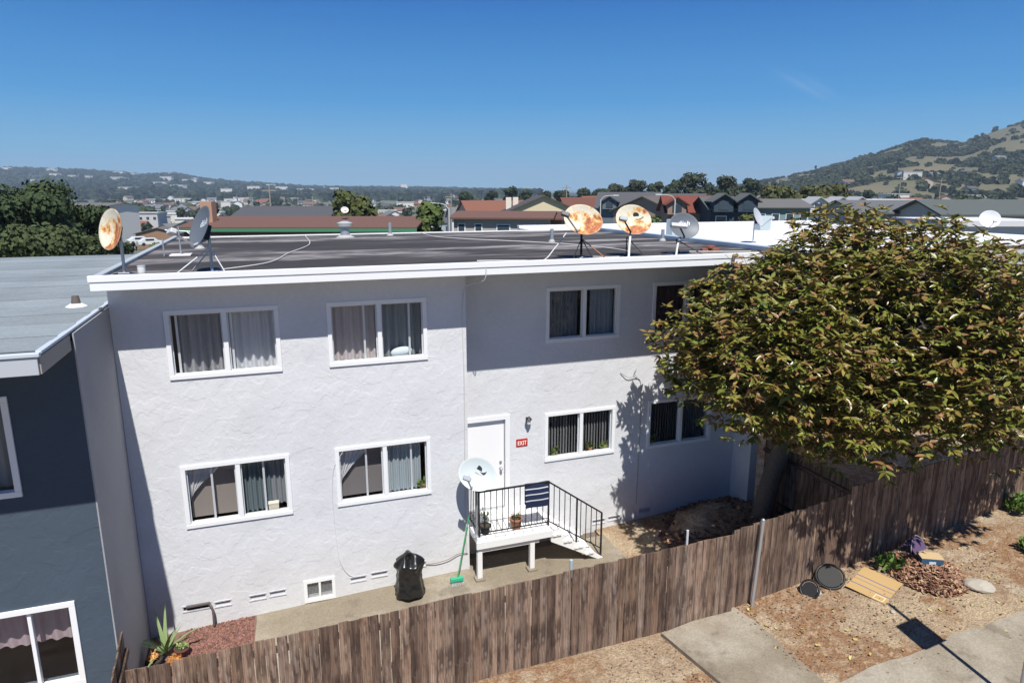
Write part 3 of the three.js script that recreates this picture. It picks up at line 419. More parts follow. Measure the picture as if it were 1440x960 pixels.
// ---------------------------------------------------------------- blue neighbour house
{
  const b = thing('blue_house', 'slate blue stucco house with pale grey rolled roof, beside the white block', 'house'), xs = -2.523, zw = 2.8, top = 5.72;
  const wA = [-4.9, -3.42, 3.7, 5.0], wB = [-4.6, -3.02, .72, 1.95];
  const s = new THREE.Shape([[-12, -.5], [xs - .02, -.5], [xs - .02, top], [-12, top]].map(p => new THREE.Vector2(...p))); for (const [a, c, d, e] of [wA, wB]) s.holes.push(new THREE.Path([[a, d], [a, e], [c, e], [c, d]].map(p => new THREE.Vector2(...p))));
  const g = new THREE.ExtrudeGeometry(s, { depth: .2, bevelEnabled: false }); g.translate(0, 0, zw - .2); obj('wall', g, MAT.blue, b);
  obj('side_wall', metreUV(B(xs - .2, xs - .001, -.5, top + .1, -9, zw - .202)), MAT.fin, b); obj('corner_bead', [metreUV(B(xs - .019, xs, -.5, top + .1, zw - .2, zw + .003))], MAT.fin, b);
  obj('rear_wall', B(-12, xs - .21, -.5, top, -9, -8.8), MAT.blue, b); obj('floor', [B(-12, xs - .21, 2.7, 2.9, -8.79, zw - .21), B(-12, xs - .21, 0, .1, -8.79, zw - .21)], MAT.room, b); obj('partition', B(-12, xs - .21, .11, 5.6, -1, -.9), MAT.room, b);
  obj('roof_deck', B(-12.4, xs - .08, top + .005, top + .13, -9.3, 4.1), M(.45, .45, .44, .9), b);
  obj('eave_board', RB(-12.42, xs - .06, top - .12, top + .09, 4.102, 4.14, .008), M(.46, .49, .53, .7), b); obj('eave_board', RB(xs - .078, xs - .04, top - .12, top + .09, zw + .02, 4.1, .008), M(.34, .32, .28, .8), b); obj('drip_edge', [RB(-12.44, xs - .03, top + .092, top + .142, 4.08, 4.16, .01), RB(xs - .1, xs - .025, top + .112, top + .15, -9, 4.079, .01)], M(.52, .58, .64, .5), b);
  const rt = dataTex(256, (u, v) => { const a = N1.f(u, v, 5, 4), f = N2.f(u, v, 90, 2); const k = .70 + .12 * a + .1 * (f - .5); return [k * .94, k, k * 1.03]; }), rm = [.48, .53, .45].map(c => M(c, c, c * .99, .9, { map: rep(rt, .4) }));
  for (let i = 0; i < 15; i++) { const z1 = 4.08 - i * .88, gg = new THREE.BoxGeometry(9.9, .012, .9); gg.rotateX(.012); metreUV(gg); const m = obj('roof_strip', gg, rm[i % 3], b); m.position.set(-7.55, top + .142 + (i % 2) * .003, z1 - .45); const sg = obj('seam', B(-12.5, -2.61, top + .149, top + .156, z1 - .012 - rr(0, .01), z1 + .006), M(.13, .14, .15, .9), b); }
  for (const [w, k] of [[wA, 0], [wB, 1]]) {
    const [x0, x1, y0, y1] = w, wg = grp('window', b), t = .08; obj('trim', [RB(x0 - .05, x1 + .05, y0 - .05, y0 + t - .05, zw - .1, zw + .03, .006), RB(x0 - .05, x1 + .05, y1 - t + .05, y1 + .05, zw - .1, zw + .03, .006), RB(x0 - .05, x0 + t - .05, y0 + .03, y1 - .03, zw - .1, zw + .028, .006), RB(x1 - t + .05, x1 + .05, y0 + .03, y1 - .03, zw - .1, zw + .028, .006), RB(x1 - .55, x1 - .5, y0 + .03, y1 - .03, zw - .1, zw - .01, .006)], MAT.trim, wg);
    obj('pane', new THREE.PlaneGeometry(x1 - x0, y1 - y0).translate((x0 + x1) / 2, (y0 + y1) / 2, zw - .07), MAT.glass, wg);
    curtain(k ? 'mauve curtain hung half way down the lower blue house window' : 'grey curtain in the upper window of the blue house', x0 + .05, x1 - .05, k ? y0 + .55 : y0, y1, zw - .3, k ? [.38, .30, .33] : [.3, .32, .33], 8, .03);
  }
  const v = thing('roof_vent', 'small dark vent cap on the pale grey roof', 'vent', [-2.95, 5.87, .7]); obj('base', new THREE.CylinderGeometry(.08, .16, .05, 14).translate(0, .025, 0), M(.75, .75, .74, .7), v); obj('cap', new THREE.CylinderGeometry(.05, .07, .12, 12).translate(0, .11, 0), M(.12, .1, .09, .7), v);
}

// ---------------------------------------------------------------- fences
const plankG = []; for (let k = 0; k < 6; k++) { const g = new THREE.BoxGeometry(1, 1, 1), uv = g.attributes.uv, o = k * .17; for (let i = 0; i < uv.count; i++) uv.setXY(i, uv.getX(i) * .28 + o, uv.getY(i) + k * .37); plankG.push(g); }
function fence(label, a, b, topA, topB, opt = {}) { // a,b: [x,z] ends; planks stand on the slope
  const t = thing('plank_fence', label, 'fence'), len = Math.hypot(b[0] - a[0], b[1] - a[1]), dx = (b[0] - a[0]) / len, dz = (b[1] - a[1]) / len, ang = Math.atan2(-dz, dx); let s = 0;
  while (s < len) {
    const w = rr(.125, .15), k = s / len, x = a[0] + dx * (s + w / 2), z = a[1] + dz * (s + w / 2), yb = gx(x) - .03 + rr(0, .03), yt = topA + (topB - topA) * k + rr(-.012, .012);
    const m = obj('plank', pick(plankG), pick(planks), t); m.scale.set(w - .002, yt - yb, .02); m.position.set(x - dz * rr(-.003, .003), (yt + yb) / 2, z + rr(-.004, .004)); m.rotation.set(0, ang + rr(-.015, .015), rr(-.007, .007)); s += w + (rnd() < .35 ? rr(.006, .016) : rr(.001, .004));
  }
  const L = (off, y, h) => { const g = new THREE.BoxGeometry(len, h, .045); g.rotateY(ang); const mx = (a[0] + b[0]) / 2 + dz * -.0, mz = (a[1] + b[1]) / 2; g.translate(mx + Math.sin(ang) * -.04 * (opt.side || 1) * 0 + dz * .036 * (opt.side || 1), y, mz - dx * .036 * (opt.side || 1)); return g; };
  const ya = (topA + topB) / 2, yg = (gx(a[0]) + gx(b[0])) / 2; for (const y of [yg + .3, ya - .25]) { const g = L(0, y, .09); const sl = (topB - topA) / len; const mm = obj('rail', g, planks[4], t); if (Math.abs(sl) > .001) { mm.rotation.z = 0; } }
  return t;
}
fence('long brown weathered plank fence in front of the concrete path', [-2.2, 3.96], [7.42, 3.74], 1.5, 1.63);
fence('short plank fence section with leaning steel post beside the shaded yard', [7.56, 3.66], [10.3, 3.56], 1.66, 1.9);
fence('tall shaded plank fence beyond the corner, behind the cardboard', [10.32, 3.58], [14.1, 3.4], 2.05, 2.26);
fence('sunlit plank fence continuing past the tree at the road end', [14.12, 3.4], [20, 3.1], 2.3, 2.75);
fence('dark cross fence running from the house corner to the street fence under the tree', [10.62, .75], [10.62, 3.5], 2.0, 2.0, { side: -1 });
fence('narrow fence stub between the blue house and the aloe', [-2.42, 2.9], [-2.34, 4.6], 1.45, 1.3);
{
  const p = tag(obj('steel_post', [bar(V(0, -.1, 0), V(.1, 1.75, .0), .03, .03, 12), new THREE.SphereGeometry(.034, 10, 8).translate(.1, 1.76, 0)], MAT.galv), 'grey steel post leaning on the short fence section', 'post'); p.position.set(7.98, .06, 3.78);
  const q = tag(obj('yard_stake', [bar(V(0, 0, 0), V(0, 1.78, 0), .022, .022, 10)], M(.6, .62, .64, .5)), 'white pipe standing up behind the fence below the stairs', 'post'); q.position.set(6.62, 0, 3.58);
  const q2 = tag(obj('yard_stake', [bar(V(0, 0, 0), V(0, 1.66, 0), .03, .03, 10)], M(.45, .5, .53, .5)), 'short grey pipe top at the foot of the steps behind the fence', 'post'); q2.position.set(4.35, 0, 3.62);
}

// ---------------------------------------------------------------- yard things
{ // rubbish bag
  const g = new THREE.SphereGeometry(1, 60, 44), p = g.attributes.position;
  for (let i = 0; i < p.count; i++) { let x = p.getX(i), y = p.getY(i), z = p.getZ(i); const a = Math.atan2(z, x), h = (y + 1) / 2; const fold = 1 + .10 * Math.sin(a * 7 + h * 5 + Math.sin(h * 9) * 1.2) * (.4 + h * .5) + .07 * (N1.f(a / 6.283 + .5, h, 10, 4) - .5) * 3; const prof = .27 * (h < .08 ? Math.sqrt(h / .08) : 1) * (1.02 - .18 * sm(.1, .5, h) + .16 * sm(.5, .8, h)) * (h > .85 ? Math.sqrt(Math.max(0, (1 - h) / .15)) * .9 + .1 : 1); const rad = Math.hypot(x, z) || 1; p.setXYZ(i, x / rad * prof * fold * Math.min(1, rad * 3), h * .86 + .05 * Math.sin(a * 3) * sm(.7, 1, h), z / rad * prof * fold * Math.min(1, rad * 3)); }
  g.computeVertexNormals(); const b = tag(obj('trash_bag', g, M(.012, .012, .013, .28, { side: THREE.DoubleSide })), 'full black plastic trash bag standing on the concrete path', 'trash bag'); b.position.set(2.08, .0, 1.15);
  const br = thing('broom', 'green handled broom leaning on the stair corner', 'broom', [3.02, .012, 1.14]); obj('handle', bar(V(.02, .16, -.02), V(.34, 1.28, -.28), .012), M(.05, .34, .12, .5), br); obj('head', RB(-.13, .13, .08, .16, -.05, .03, .012), M(.04, .42, .24, .5), br); const bs = []; for (let i = 0; i < 26; i++) bs.push(bar(V(-.12 + i * .0096, .09, -.01), V(-.14 + i * .0112, 0, rr(0, .06)), .004, .005, 4)); obj('bristles', bs, M(.45, .47, .46, .9), br);
  const pb = tag(obj('path_board', RB(-.07, .07, 0, .03, -.5, .5, .004), planks[2]), 'grey board lying across the concrete path by the fence', 'board'); pb.position.set(-.2, .02, 3.0);
  // aloe
  const al = thing('aloe', 'large green aloe with curved pointed leaves in the corner bed', 'plant', [-2.2, gx(-2) + .02, 1.3]);
  const leaf = (L, w, az, lean, curl) => { const n = 10, pos = [], idx = []; for (let i = 0; i <= n; i++) { const u = i / n, ww = w * Math.pow(1 - u, .7) + .002, an = lean + curl * u; let r = 0, y = 0; for (let k = 0; k < i; k++) { const aa = lean + curl * k / n; r += Math.sin(aa) * L / n; y += Math.cos(aa) * L / n; } const ox = Math.cos(az), oz = Math.sin(az); for (const s of [-1, 0, 1]) pos.push(ox * r - oz * s * ww, y + (s === 0 ? -ww * .5 : 0) + .05, oz * r + ox * s * ww); } for (let i = 0; i < n; i++) for (const o of [0, 1]) { const a = i * 3 + o; idx.push(a, a + 3, a + 1, a + 1, a + 3, a + 4); } const g = new THREE.BufferGeometry(); g.setAttribute('position', new THREE.Float32BufferAttribute(pos, 3)); g.setIndex(idx); g.computeVertexNormals(); return g; };
  const am = M(.22, .30, .13, .55, { side: THREE.DoubleSide }); for (let i = 0; i < 15; i++) obj('leaf', leaf(rr(.45, .85), rr(.035, .05), i * 2.4, rr(.1, 1.0), rr(.0, .9)), am, al);
  pot('small pot of pale succulents beside the aloe', -1.92, gx(-1.9) + .02, 1.42, .12, .18, [.14, .05, .05], [.30, .36, .14], 30, .06); pot('low pot of orange flowers in front of the aloe', -2.0, gx(-2) + .02, 1.75, .15, .14, [.2, .1, .08], [.5, .22, .05], 40, .08); pot('dark pot with yellow and pink blooms beside the blue house', -2.32, gx(-2.3) + .02, 1.62, .13, .2, [.02, .02, .02], [.62, .35, .12], 26, .1);
  const mound = new THREE.SphereGeometry(1, 40, 20, 0, 6.283, 0, 1.57), mp = mound.attributes.position; for (let i = 0; i < mp.count; i++) { const k = 1 + .35 * (N2.f(mp.getX(i) * .5 + 3, mp.getZ(i) * .5 + 3, 8, 4) - .5); mp.setXYZ(i, mp.getX(i) * 1.1 * k, mp.getY(i) * .42 * k, mp.getZ(i) * .75 * k); } mound.computeVertexNormals();
  struct('leaf_mound', mound, MAT.dirt).position.set(9.2, .12, 1.0);
}
function litter(name, label, n, cx, cz, rx, rz, h, cols, size) {
  const gs = new THREE.PlaneGeometry(size, size * .5, 2, 1); const p = gs.attributes.position; for (let i = 0; i < p.count; i++) p.setZ(i, Math.abs(p.getX(i)) * .5); gs.computeVertexNormals();
  const im = new THREE.InstancedMesh(gs, M(1, 1, 1, .9, { side: THREE.DoubleSide }), n), m = new THREE.Matrix4(), q = new THREE.Quaternion(), e = new THREE.Euler(), c = new THREE.Color();
  for (let i = 0; i < n; i++) { const a = rnd() * 6.283, r = Math.sqrt(rnd()), x = cx + Math.cos(a) * r * rx, z = cz + Math.sin(a) * r * rz; e.set(-1.57 + rr(-.7, .7), rr(-.5, .5), rnd() * 6.3, 'YXZ'); const s = rr(.6, 1.4); m.compose(V(x, gx(x) + .02 + h * (1 - r * r) * rr(.3, 1), z), q.setFromEuler(e), V(s, s, s)); im.setMatrixAt(i, m); const k = pick(cols), v = rr(.7, 1.25); im.setColorAt(i, c.setRGB(k[0] * v, k[1] * v, k[2] * v)); }
  im.name = name; im.castShadow = im.receiveShadow = true; scene.add(im); return tag(im, label, 'leaves', null, 'stuff');
}
const dryC = [[.26, .13, .075], [.34, .19, .11], [.20, .10, .07], [.4, .27, .17]];
litter('dry_leaves', 'heap of dry brown leaves on the dirt by the blue box', 1500, 11.5, 4.42, .62, .75, .16, dryC, .09);
litter('dry_leaves', 'dead leaves covering the shaded yard under the tree', 1500, 9.3, 1.2, 1.6, 1.2, .3, dryC, .11);
litter('fallen_leaves', 'scattered fallen leaves on the dirt and pavement', 260, 10.5, 5.0, 5, 1.6, .0, [[.4, .3, .1], [.3, .16, .08], [.5, .42, .14], [.2, .12, .07]], .055);
litter('needle_litter', 'rusty needle litter on the dirt along the fence', 900, 9, 4.6, 4.4, 1.0, .0, [[.26, .15, .09], [.22, .13, .08]], .035);
{ // rubbish beside the fence
  const y = x => gx(x) + .01; const cb = thing('cardboard_sheet', 'flattened tan cardboard box with blue stripes on the dirt', 'cardboard', [10.35, y(10.35) + .012, 4.3], .35); cb.rotation.z = .09;
  const ct = canvasTex(256, 256, (c, w, h) => { c.fillStyle = '#b99a68'; c.fillRect(0, 0, w, h); c.fillStyle = '#4a568c'; for (const x of [70, 118, 150]) c.fillRect(x, 0, x === 118 ? 3 : 6, h); c.strokeStyle = '#e6d9b8'; c.lineWidth = 5; c.strokeRect(14, 176, 44, 60); });
  const panel = (x0, x1, t, m) => { const g = RB(x0, x1, 0, .008, -.36, .36, .002); g.rotateZ(t); return obj('flap', g, m, cb); }; const cm = M(1, 1, 1, .9, { map: ct }); { const g = new THREE.PlaneGeometry(.8, .72, 12, 8); const p = g.attributes.position; for (let i = 0; i < p.count; i++) p.setZ(i, .02 * Math.sin(p.getX(i) * 6) + .012 * Math.sin(p.getY(i) * 5)); g.rotateX(-Math.PI / 2); g.translate(0, .03, 0); g.computeVertexNormals(); obj('sheet', g, M(1, 1, 1, .9, { map: ct, side: THREE.DoubleSide }), cb); } panel(-.62, -.41, .12, M(.45, .36, .23, .9));
  const bx = thing('blue_box', 'small blue carton with tan lid on the leaf heap', 'box', [11.72, y(11.7) + .1, 4.3], -.5); obj('carton', RB(-.2, .2, 0, .15, -.13, .13, .006), M(.03, .09, .16, .7), bx); obj('lid', RB(-.203, .203, .151, .165, -.133, .133, .004), M(.55, .40, .22, .8), bx); obj('sticker', B(-.06, .06, .04, .1, .1305, .1325), M(.6, .65, .7, .6), bx);
  for (const [i, x, z, r, lab] of [[0, 9.15, 3.95, .17, 'black wheel lying against the fence beside the steel post'], [1, 9.72, 3.85, .25, 'larger black wheel leaning on the shaded fence']]) { const w = thing('old_wheel', lab, 'wheel', [x, y(x) + r * .55, z], -.9 + i * .5); w.rotation.x = -1.0 - i * .15; obj('tyre', new THREE.TorusGeometry(r, .022, 10, 40), MAT.black, w); obj('disc', new THREE.CylinderGeometry(r - .03, r - .03, .012, 30).rotateX(Math.PI / 2), M(.02, .02, .02, .6), w); }
  const sc = thing('folding_chair', 'collapsed purple folding chair lying against the fence', 'chair', [11.9, y(11.9) + .02, 3.75], .3); sc.scale.setScalar(.75); obj('frame', tube([[-.35, .02, .15], [-.3, .3, .1], [.1, .42, .0], [.38, .25, .08], [.4, .02, .2]], .014, 30), M(.3, .3, .33, .5), sc); obj('leg', tube([[-.3, .02, -.1], [0, .1, .25], [.36, .05, .1]], .014, 24), M(.3, .3, .33, .5), sc); { const g = new THREE.PlaneGeometry(.6, .4, 12, 8), p = g.attributes.position; for (let i = 0; i < p.count; i++) p.setZ(i, .06 * Math.sin(p.getX(i) * 9) + .05 * Math.cos(p.getY(i) * 11)); g.rotateX(-1.1); g.translate(0, .2, .08); g.computeVertexNormals(); obj('seat_cloth', g, M(.10, .06, .13, .9, { side: THREE.DoubleSide }), sc); }
  const rk = (x, z, s, lab) => { const g = new THREE.IcosahedronGeometry(s, 2), p = g.attributes.position; for (let i = 0; i < p.count; i++) { const k = 1 + .5 * (N1.f(p.getX(i) + 3, p.getY(i) + p.getZ(i) + 3, 8, 2) - .5); p.setXYZ(i, p.getX(i) * k * 1.3, p.getY(i) * k * .5, p.getZ(i) * k * .9); } g.computeVertexNormals(); const m = tag(obj('stone', g, M(.42, .38, .32, .95)), lab, 'stone'); m.position.set(x, y(x) + s * .2, z); m.rotation.y = x; }; rk(11.95, 5.15, .2, 'flat pale broken concrete lump beyond the leaf heap'); rk(10.05, 5.0, .05, 'small white stone beside the sign shadow'); rk(9.3, 4.0, .07, 'pebble stone near the wheels by the fence');
  const weed = (lab, x, z, n, s) => { const gs = []; for (let i = 0; i < n; i++) { const q = new THREE.PlaneGeometry(.05 * s, .13 * s); q.translate(0, .06 * s, 0); q.rotateX(rr(-1.1, 1.1)); q.rotateY(rr(0, 6)); q.translate(rr(-.2, .2) * s, rr(0, .15) * s, rr(-.15, .15) * s); gs.push(q); } const m = tag(obj('weed', gs, M(.13, .22, .04, .7, { side: THREE.DoubleSide })), lab, 'weed'); m.position.set(x, y(x), z); }; weed('bright green weed beside the flattened cardboard', 11.05, 3.95, 60, 1.2); weed('green weed clump at the pavement end of the verge', 13.9, 4.75, 90, 1.0); weed('leafy weed at the foot of the far sunlit fence', 15.2, 3.6, 110, 1.4);
  const sp = thing('street_sign', 'metal street sign post standing on the pavement', 'sign post', [9.85, .1, 7.35]); obj('post', bar(V(0, 0, 0), V(0, 4.35, 0), .035), MAT.galv, sp); obj('panel', RB(-.34, .16, 2.5, 3.55, -.02, .0, .006), M(.6, .6, .6, .5), sp); sp.rotation.y = .1;
}

// ---------------------------------------------------------------- the big tree
{
  const t = thing('broadleaf_tree', 'large broadleaf tree with bronze green glossy leaves over the fence', 'tree', [10.0, .2, 1.45]);
  const bark = M(.13, .11, .09, .95, { bumpMap: woodB, bumpScale: .02 }), W = p => V(p[0] - 10, p[1] - .2, p[2] - 1.45);
  const limb = (pts, r0, r1) => { const c = new THREE.CatmullRomCurve3(pts.map(W)), n = 14, gs = []; for (let i = 0; i < n; i++) gs.push(bar(c.getPoint(i / n), c.getPoint((i + 1) / n), r0 + (r1 - r0) * i / n, r0 + (r1 - r0) * (i + 1) / n, 9)); return gs; };
  obj('trunk', limb([[10, .0, 1.45], [10.15, 1.2, 1.5], [10.3, 2.4, 1.7]], .24, .19), bark, t);
  obj('limb', limb([[10.3, 2.4, 1.7], [9.3, 3.6, 1.9], [8.3, 4.6, 1.8]], .13, .04), bark, t); obj('limb', limb([[10.3, 2.4, 1.7], [10.6, 4, 2.9], [10.4, 5.4, 4.6]], .14, .05), bark, t); obj('limb', limb([[10.3, 2.4, 1.7], [11.6, 3.6, 2.8], [13, 4.4, 3.4]], .14, .05), bark, t); obj('limb', limb([[10.3, 2.4, 1.7], [11.6, 4.2, 1.2], [12.6, 5.4, .8]], .12, .04), bark, t);
  // crown: rosettes of leaves over many clumps
  const leafG = (() => { const pos = [], idx = [], n = 4; for (let i = 0; i <= n; i++) { const u = i / n, w = .5 * Math.sin(Math.PI * Math.pow(u, .8)) * .36 + .004; for (const s of [-1, 0, 1]) pos.push(s * w, -.12 * u * u + (s ? .05 : 0), u); } for (let i = 0; i < n; i++) for (const o of [0, 1]) { const a = i * 3 + o; idx.push(a, a + 3, a + 1, a + 1, a + 3, a + 4); } const g = new THREE.BufferGeometry(); g.setAttribute('position', new THREE.Float32BufferAttribute(pos, 3)); g.setIndex(idx); g.computeVertexNormals(); return g; })();
  const clumps = []; const C0 = V(11.7, 4.8, 3.1), RX = 4.6, RYY = 1.95, RZ = 2.7;
  for (let i = 0; i < 90; i++) { let u = V(rr(-1, 1), rr(-1, 1), rr(-1, 1)); while (u.length() > 1 || u.length() < .25) u = V(rr(-1, 1), rr(-1, 1), rr(-1, 1)); const L = u.length(); u.multiplyScalar(Math.min(1, (.55 + .45 * L)) / L * (.72 + .28 * rnd())); const p = V(C0.x + u.x * RX, C0.y + u.y * RYY, C0.z + u.z * RZ); const lowEdge = 3.15 + .3 * Math.sin(p.x * 1.7) + .06 * Math.max(0, p.z - 2) + (p.x < 9 ? (9 - p.x) * .6 : 0); if (p.y < lowEdge) p.y = lowEdge + rr(0, .5); if (p.y > 6.0 && p.z < 1.6) p.z = 1.6 + rr(0, .5); p.z = Math.max(p.z, .75); clumps.push([p, rr(.7, 1.25)]); }
  for (const [x, y, z, R] of [[7.6, 4.75, 1.75, .8], [8.1, 5.25, 2.0, .9], [8.1, 4.3, 1.7, .8], [7.7, 4.2, 2.1, .7], [8.9, 5.8, 2.1, .9], [9.3, 5.1, 1.5, 1], [9, 4.1, 1.3, .9], [9.6, 6.1, 2.5, .9], [10, 5.6, 1.9, 1], [9.5, 3.8, 1.5, .8], [8.6, 4.5, 1.3, .8], [10.2, 4.5, 1.2, 1], [10.4, 3.6, 2.2, .9], [9.2, 5.2, 2.6, 1], [8.6, 4.7, 2.2, .9]]) clumps.push([V(x, y, z), R]);
  const leaves = [], up = V(0, 1, 0), view = CAM.clone();
  for (const [p, R] of clumps) { const nR = Math.floor(R * R * 165); for (let k = 0; k < nR; k++) {
    const d = V(rr(-1, 1), rr(-.6, 1), rr(-1, 1)).normalize(), c = p.clone().addScaledVector(d, R * (rnd() < .06 ? rr(1, 1.25) : Math.pow(rnd(), .22)) * (.8 + .35 * N3.n(d.x * 3 + 9 + p.x, d.y * 3 + d.z * 2 + 9, 64))); c.y -= .1; if (c.z < .12 || c.x < 6.75 + .25 * Math.max(0, 4.4 - c.y) || (c.y > 6.05 && c.z < 1.42)) continue;
    const nl = 6 + Math.floor(rnd() * 4), tone = rnd(); for (let j = 0; j < nl; j++) { const a = j / nl * 6.283 + rnd(), el = rr(-.75, .45), dir = V(Math.cos(a) * Math.cos(el), Math.sin(el), Math.sin(a) * Math.cos(el)).addScaledVector(d, .45).normalize(); leaves.push({ c, dir, s: rr(.09, .2), tone: tone * .7 + rnd() * .3 }); } } }
  const mats = [[.16, .175, .03], [.22, .21, .04], [.28, .20, .055], [.26, .14, .06], [.17, .205, .036], [.11, .135, .026]];
  const mk = L => { const m = new THREE.Matrix4(), x = new THREE.Vector3().crossVectors(up, L.dir).applyAxisAngle(L.dir, Math.sin(L.tone * 40) * .6).normalize(), y = new THREE.Vector3().crossVectors(L.dir, x); m.makeBasis(x, y, L.dir); m.scale(V(L.s, L.s, L.s)); m.setPosition(L.c.x - 10, L.c.y - .2, L.c.z - 1.45); return m; };
  const colOf = L => { const i = L.tone < .3 ? 0 : L.tone < .5 ? 1 : L.tone < .66 ? 2 : L.tone < .78 ? 3 : L.tone < .92 ? 4 : 5; return i; };
  leaves.forEach(L => { L.v = L.c.distanceTo(view) - L.s * 3; }); leaves.sort((a, b) => a.v - b.v);
  const leafMats = mats.map(c => new THREE.MeshPhysicalMaterial({ color: new THREE.Color(...c), roughness: .32, transmission: .12, thickness: 0, side: THREE.DoubleSide }));
  for (const L of leaves.slice(0, 300)) { const m = new THREE.Mesh(leafG, leafMats[colOf(L)]); m.name = 'leaf'; m.castShadow = m.receiveShadow = true; mk(L).decompose(m.position, m.quaternion, m.scale); t.add(m); }
  const rest = leaves.slice(300), im = new THREE.InstancedMesh(leafG, new THREE.MeshPhysicalMaterial({ color: 0xffffff, roughness: .32, transmission: .12, thickness: 0, side: THREE.DoubleSide }), rest.length), c = new THREE.Color();
  rest.forEach((L, i) => { im.setMatrixAt(i, mk(L)); const m = mats[colOf(L)], k = rr(.8, 1.2); im.setColorAt(i, c.setRGB(m[0] * k, m[1] * k, m[2] * k)); }); im.name = 'crown'; im.castShadow = im.receiveShadow = true; im.userData.kind = 'stuff'; t.add(im);
  const tw = []; for (const [p, R] of clumps) { const b = W([p.x, p.y, p.z]); tw.push(bar(W([10.4 + (p.x - 10.4) * .35, 3.2 + (p.y - 3.2) * .35, 2 + (p.z - 2) * .35]), b, .03, .01, 5)); for (let k = 0; k < 3; k++) tw.push(bar(b, b.clone().add(V(rr(-.6, .6), rr(0, .75), rr(-.6, .6)).multiplyScalar(R)), .009, .004, 4)); } obj('twigs', tw, bark, t);
  console.log('leaves', leaves.length);
}
console.log('near done');

// ---------------------------------------------------------------- background: houses, trees, hills
const YG = (x, z) => terrainH(x, z);
function prism(w, d, h, over = .4) { // gable roof, ridge along X, eave at y=0
  const a = w / 2 + over, b = d / 2 + over, k = h * over / (d / 2), v = [[-a, -k, -b], [a, -k, -b], [a, h, 0], [-a, h, 0], [-a, -k, b], [a, -k, b]], T = .12, pos = []; const q = (i, j, k2, l) => { for (const n of [i, j, k2, i, k2, l]) pos.push(...n); };
  const lo = v.map(p => [p[0], p[1] - T, p[2]]); q(v[4], v[5], v[2], v[3]); q(v[1], v[0], v[3], v[2]); q(lo[5], lo[4], lo[3], lo[2]); q(lo[0], lo[1], lo[2], lo[3]); q(lo[4], lo[5], v[5], v[4]); q(lo[1], lo[0], v[0], v[1]); q(lo[5], lo[2], v[2], v[5]); q(lo[2], lo[1], v[1], v[2]); q(lo[3], lo[4], v[4], v[3]); q(lo[0], lo[3], v[3], v[0]);
  const g = new THREE.BufferGeometry(); g.setAttribute('position', new THREE.Float32BufferAttribute(pos, 3)); g.setAttribute('uv', new THREE.Float32BufferAttribute(new Float32Array(pos.length / 3 * 2), 2)); g.computeVertexNormals(); return g;
}
function gableWall(w, d, h, rh) { const s = new THREE.Shape([[-d / 2, 0], [d / 2, 0], [d / 2, h], [0, h + rh], [-d / 2, h]].map(p => new THREE.Vector2(...p))); const g = new THREE.ExtrudeGeometry(s, { depth: w, bevelEnabled: false }); g.rotateY(Math.PI / 2); g.translate(-w / 2, 0, 0); return g; }
const shT = dataTex(256, (u, v) => { const r = Math.floor(v * 24), f = N1.n(u * 64 + r * 7, r, 64), k = .78 + .3 * f + (v * 24 % 1 < .15 ? -.12 : 0); return [k, k, k]; });
const roofMat = c => M(c[0] * .55, c[1] * .55, c[2] * .55, .9, { map: shT });
// a house whose ridge row and column come from the photograph; the eave line faces the camera
function house(name, label, px, pyEave, f, w, d, hw, rh, wallC, roofC, turn = 0, o = {}) {
  const e = P(px, pyEave, f), y0 = e.y - hw, t = thing(name, label, 'house', [e.x + FWD.x * d / 2, y0, e.z + FWD.z * d / 2], VIEWTURN + turn, o.group);
  const wm = o.wm || M(...wallC, .9); obj('wall', o.flat ? B(-w / 2, w / 2, -4, hw, -d / 2, d / 2) : [gableWall(w, d, hw, rh * .96), B(-w / 2 + .01, w / 2 - .01, -4, .01, -d / 2 + .01, d / 2 - .01)], wm, t);
  if (o.flat) obj('roof', [B(-w / 2 - .3, w / 2 + .3, hw, hw + .3, -d / 2 - .3, d / 2 + .3)], M(...roofC, .9), t); else { const r = obj('roof', prism(w, d, rh), roofMat(roofC), t); r.position.y = hw; if (o.trim) obj('fascia', [B(-w / 2 - .4, w / 2 + .4, hw - rh * .4 / (d / 2) - .3, hw - rh * .4 / (d / 2) - .1, d / 2 + .4, d / 2 + .46)], M(...o.trim, .6), t); }
  for (const [u, v, ww, hh] of o.win || []) { const g = grp('window', t); obj('frame', [B(u - ww / 2 - .08, u + ww / 2 + .08, v - hh / 2 - .08, v + hh / 2 + .08, d / 2 + .01, d / 2 + .05)], MAT.white, g); obj('pane', B(u - ww / 2, u + ww / 2, v - hh / 2, v + hh / 2, d / 2 + .051, d / 2 + .07), M(.05, .07, .09, .1), g); }
  if (o.chim) for (const [u, z, hh, s] of o.chim) { const g = obj('chimney', RB(u - s / 2, u + s / 2, hw - 1, hw + hh, z - s / 2, z + s / 2, .02), M(...(o.chimC || [.6, .55, .48]), .9), t); }
  if (o.dormer) for (const u of o.dormer) { const g = grp('dormer', t, [u, hw - .4, d / 2 - .4]); obj('wall', gableWall(2.2, 2, 1.2, .7).rotateY(Math.PI / 2), wm, g); const r = obj('roof', prism(2.4, 2.2, .7, .25).rotateY(Math.PI / 2), roofMat(roofC), g); r.position.y = 1.2; obj('pane', B(-.5, .5, .2, 1.1, 1.11, 1.14), M(.05, .07, .09, .1), g); }
  return t;
}
const wr = (n, x0, x1, v, w, h) => Array.from({ length: n }, (_, i) => [x0 + (x1 - x0) * i / Math.max(1, n - 1), v, w, h]);
house('long_house', 'long low building with brown shingle roof and green gutter behind the dark roof', 418, 318, 46, 15.2, 9, 3.2, .5, [.22, .13, .09], [.30, .155, .115], 0, { trim: [.05, .22, .12], chim: [[-6.7, 2.5, 1.6, .8]], chimC: [.45, .27, .18] });
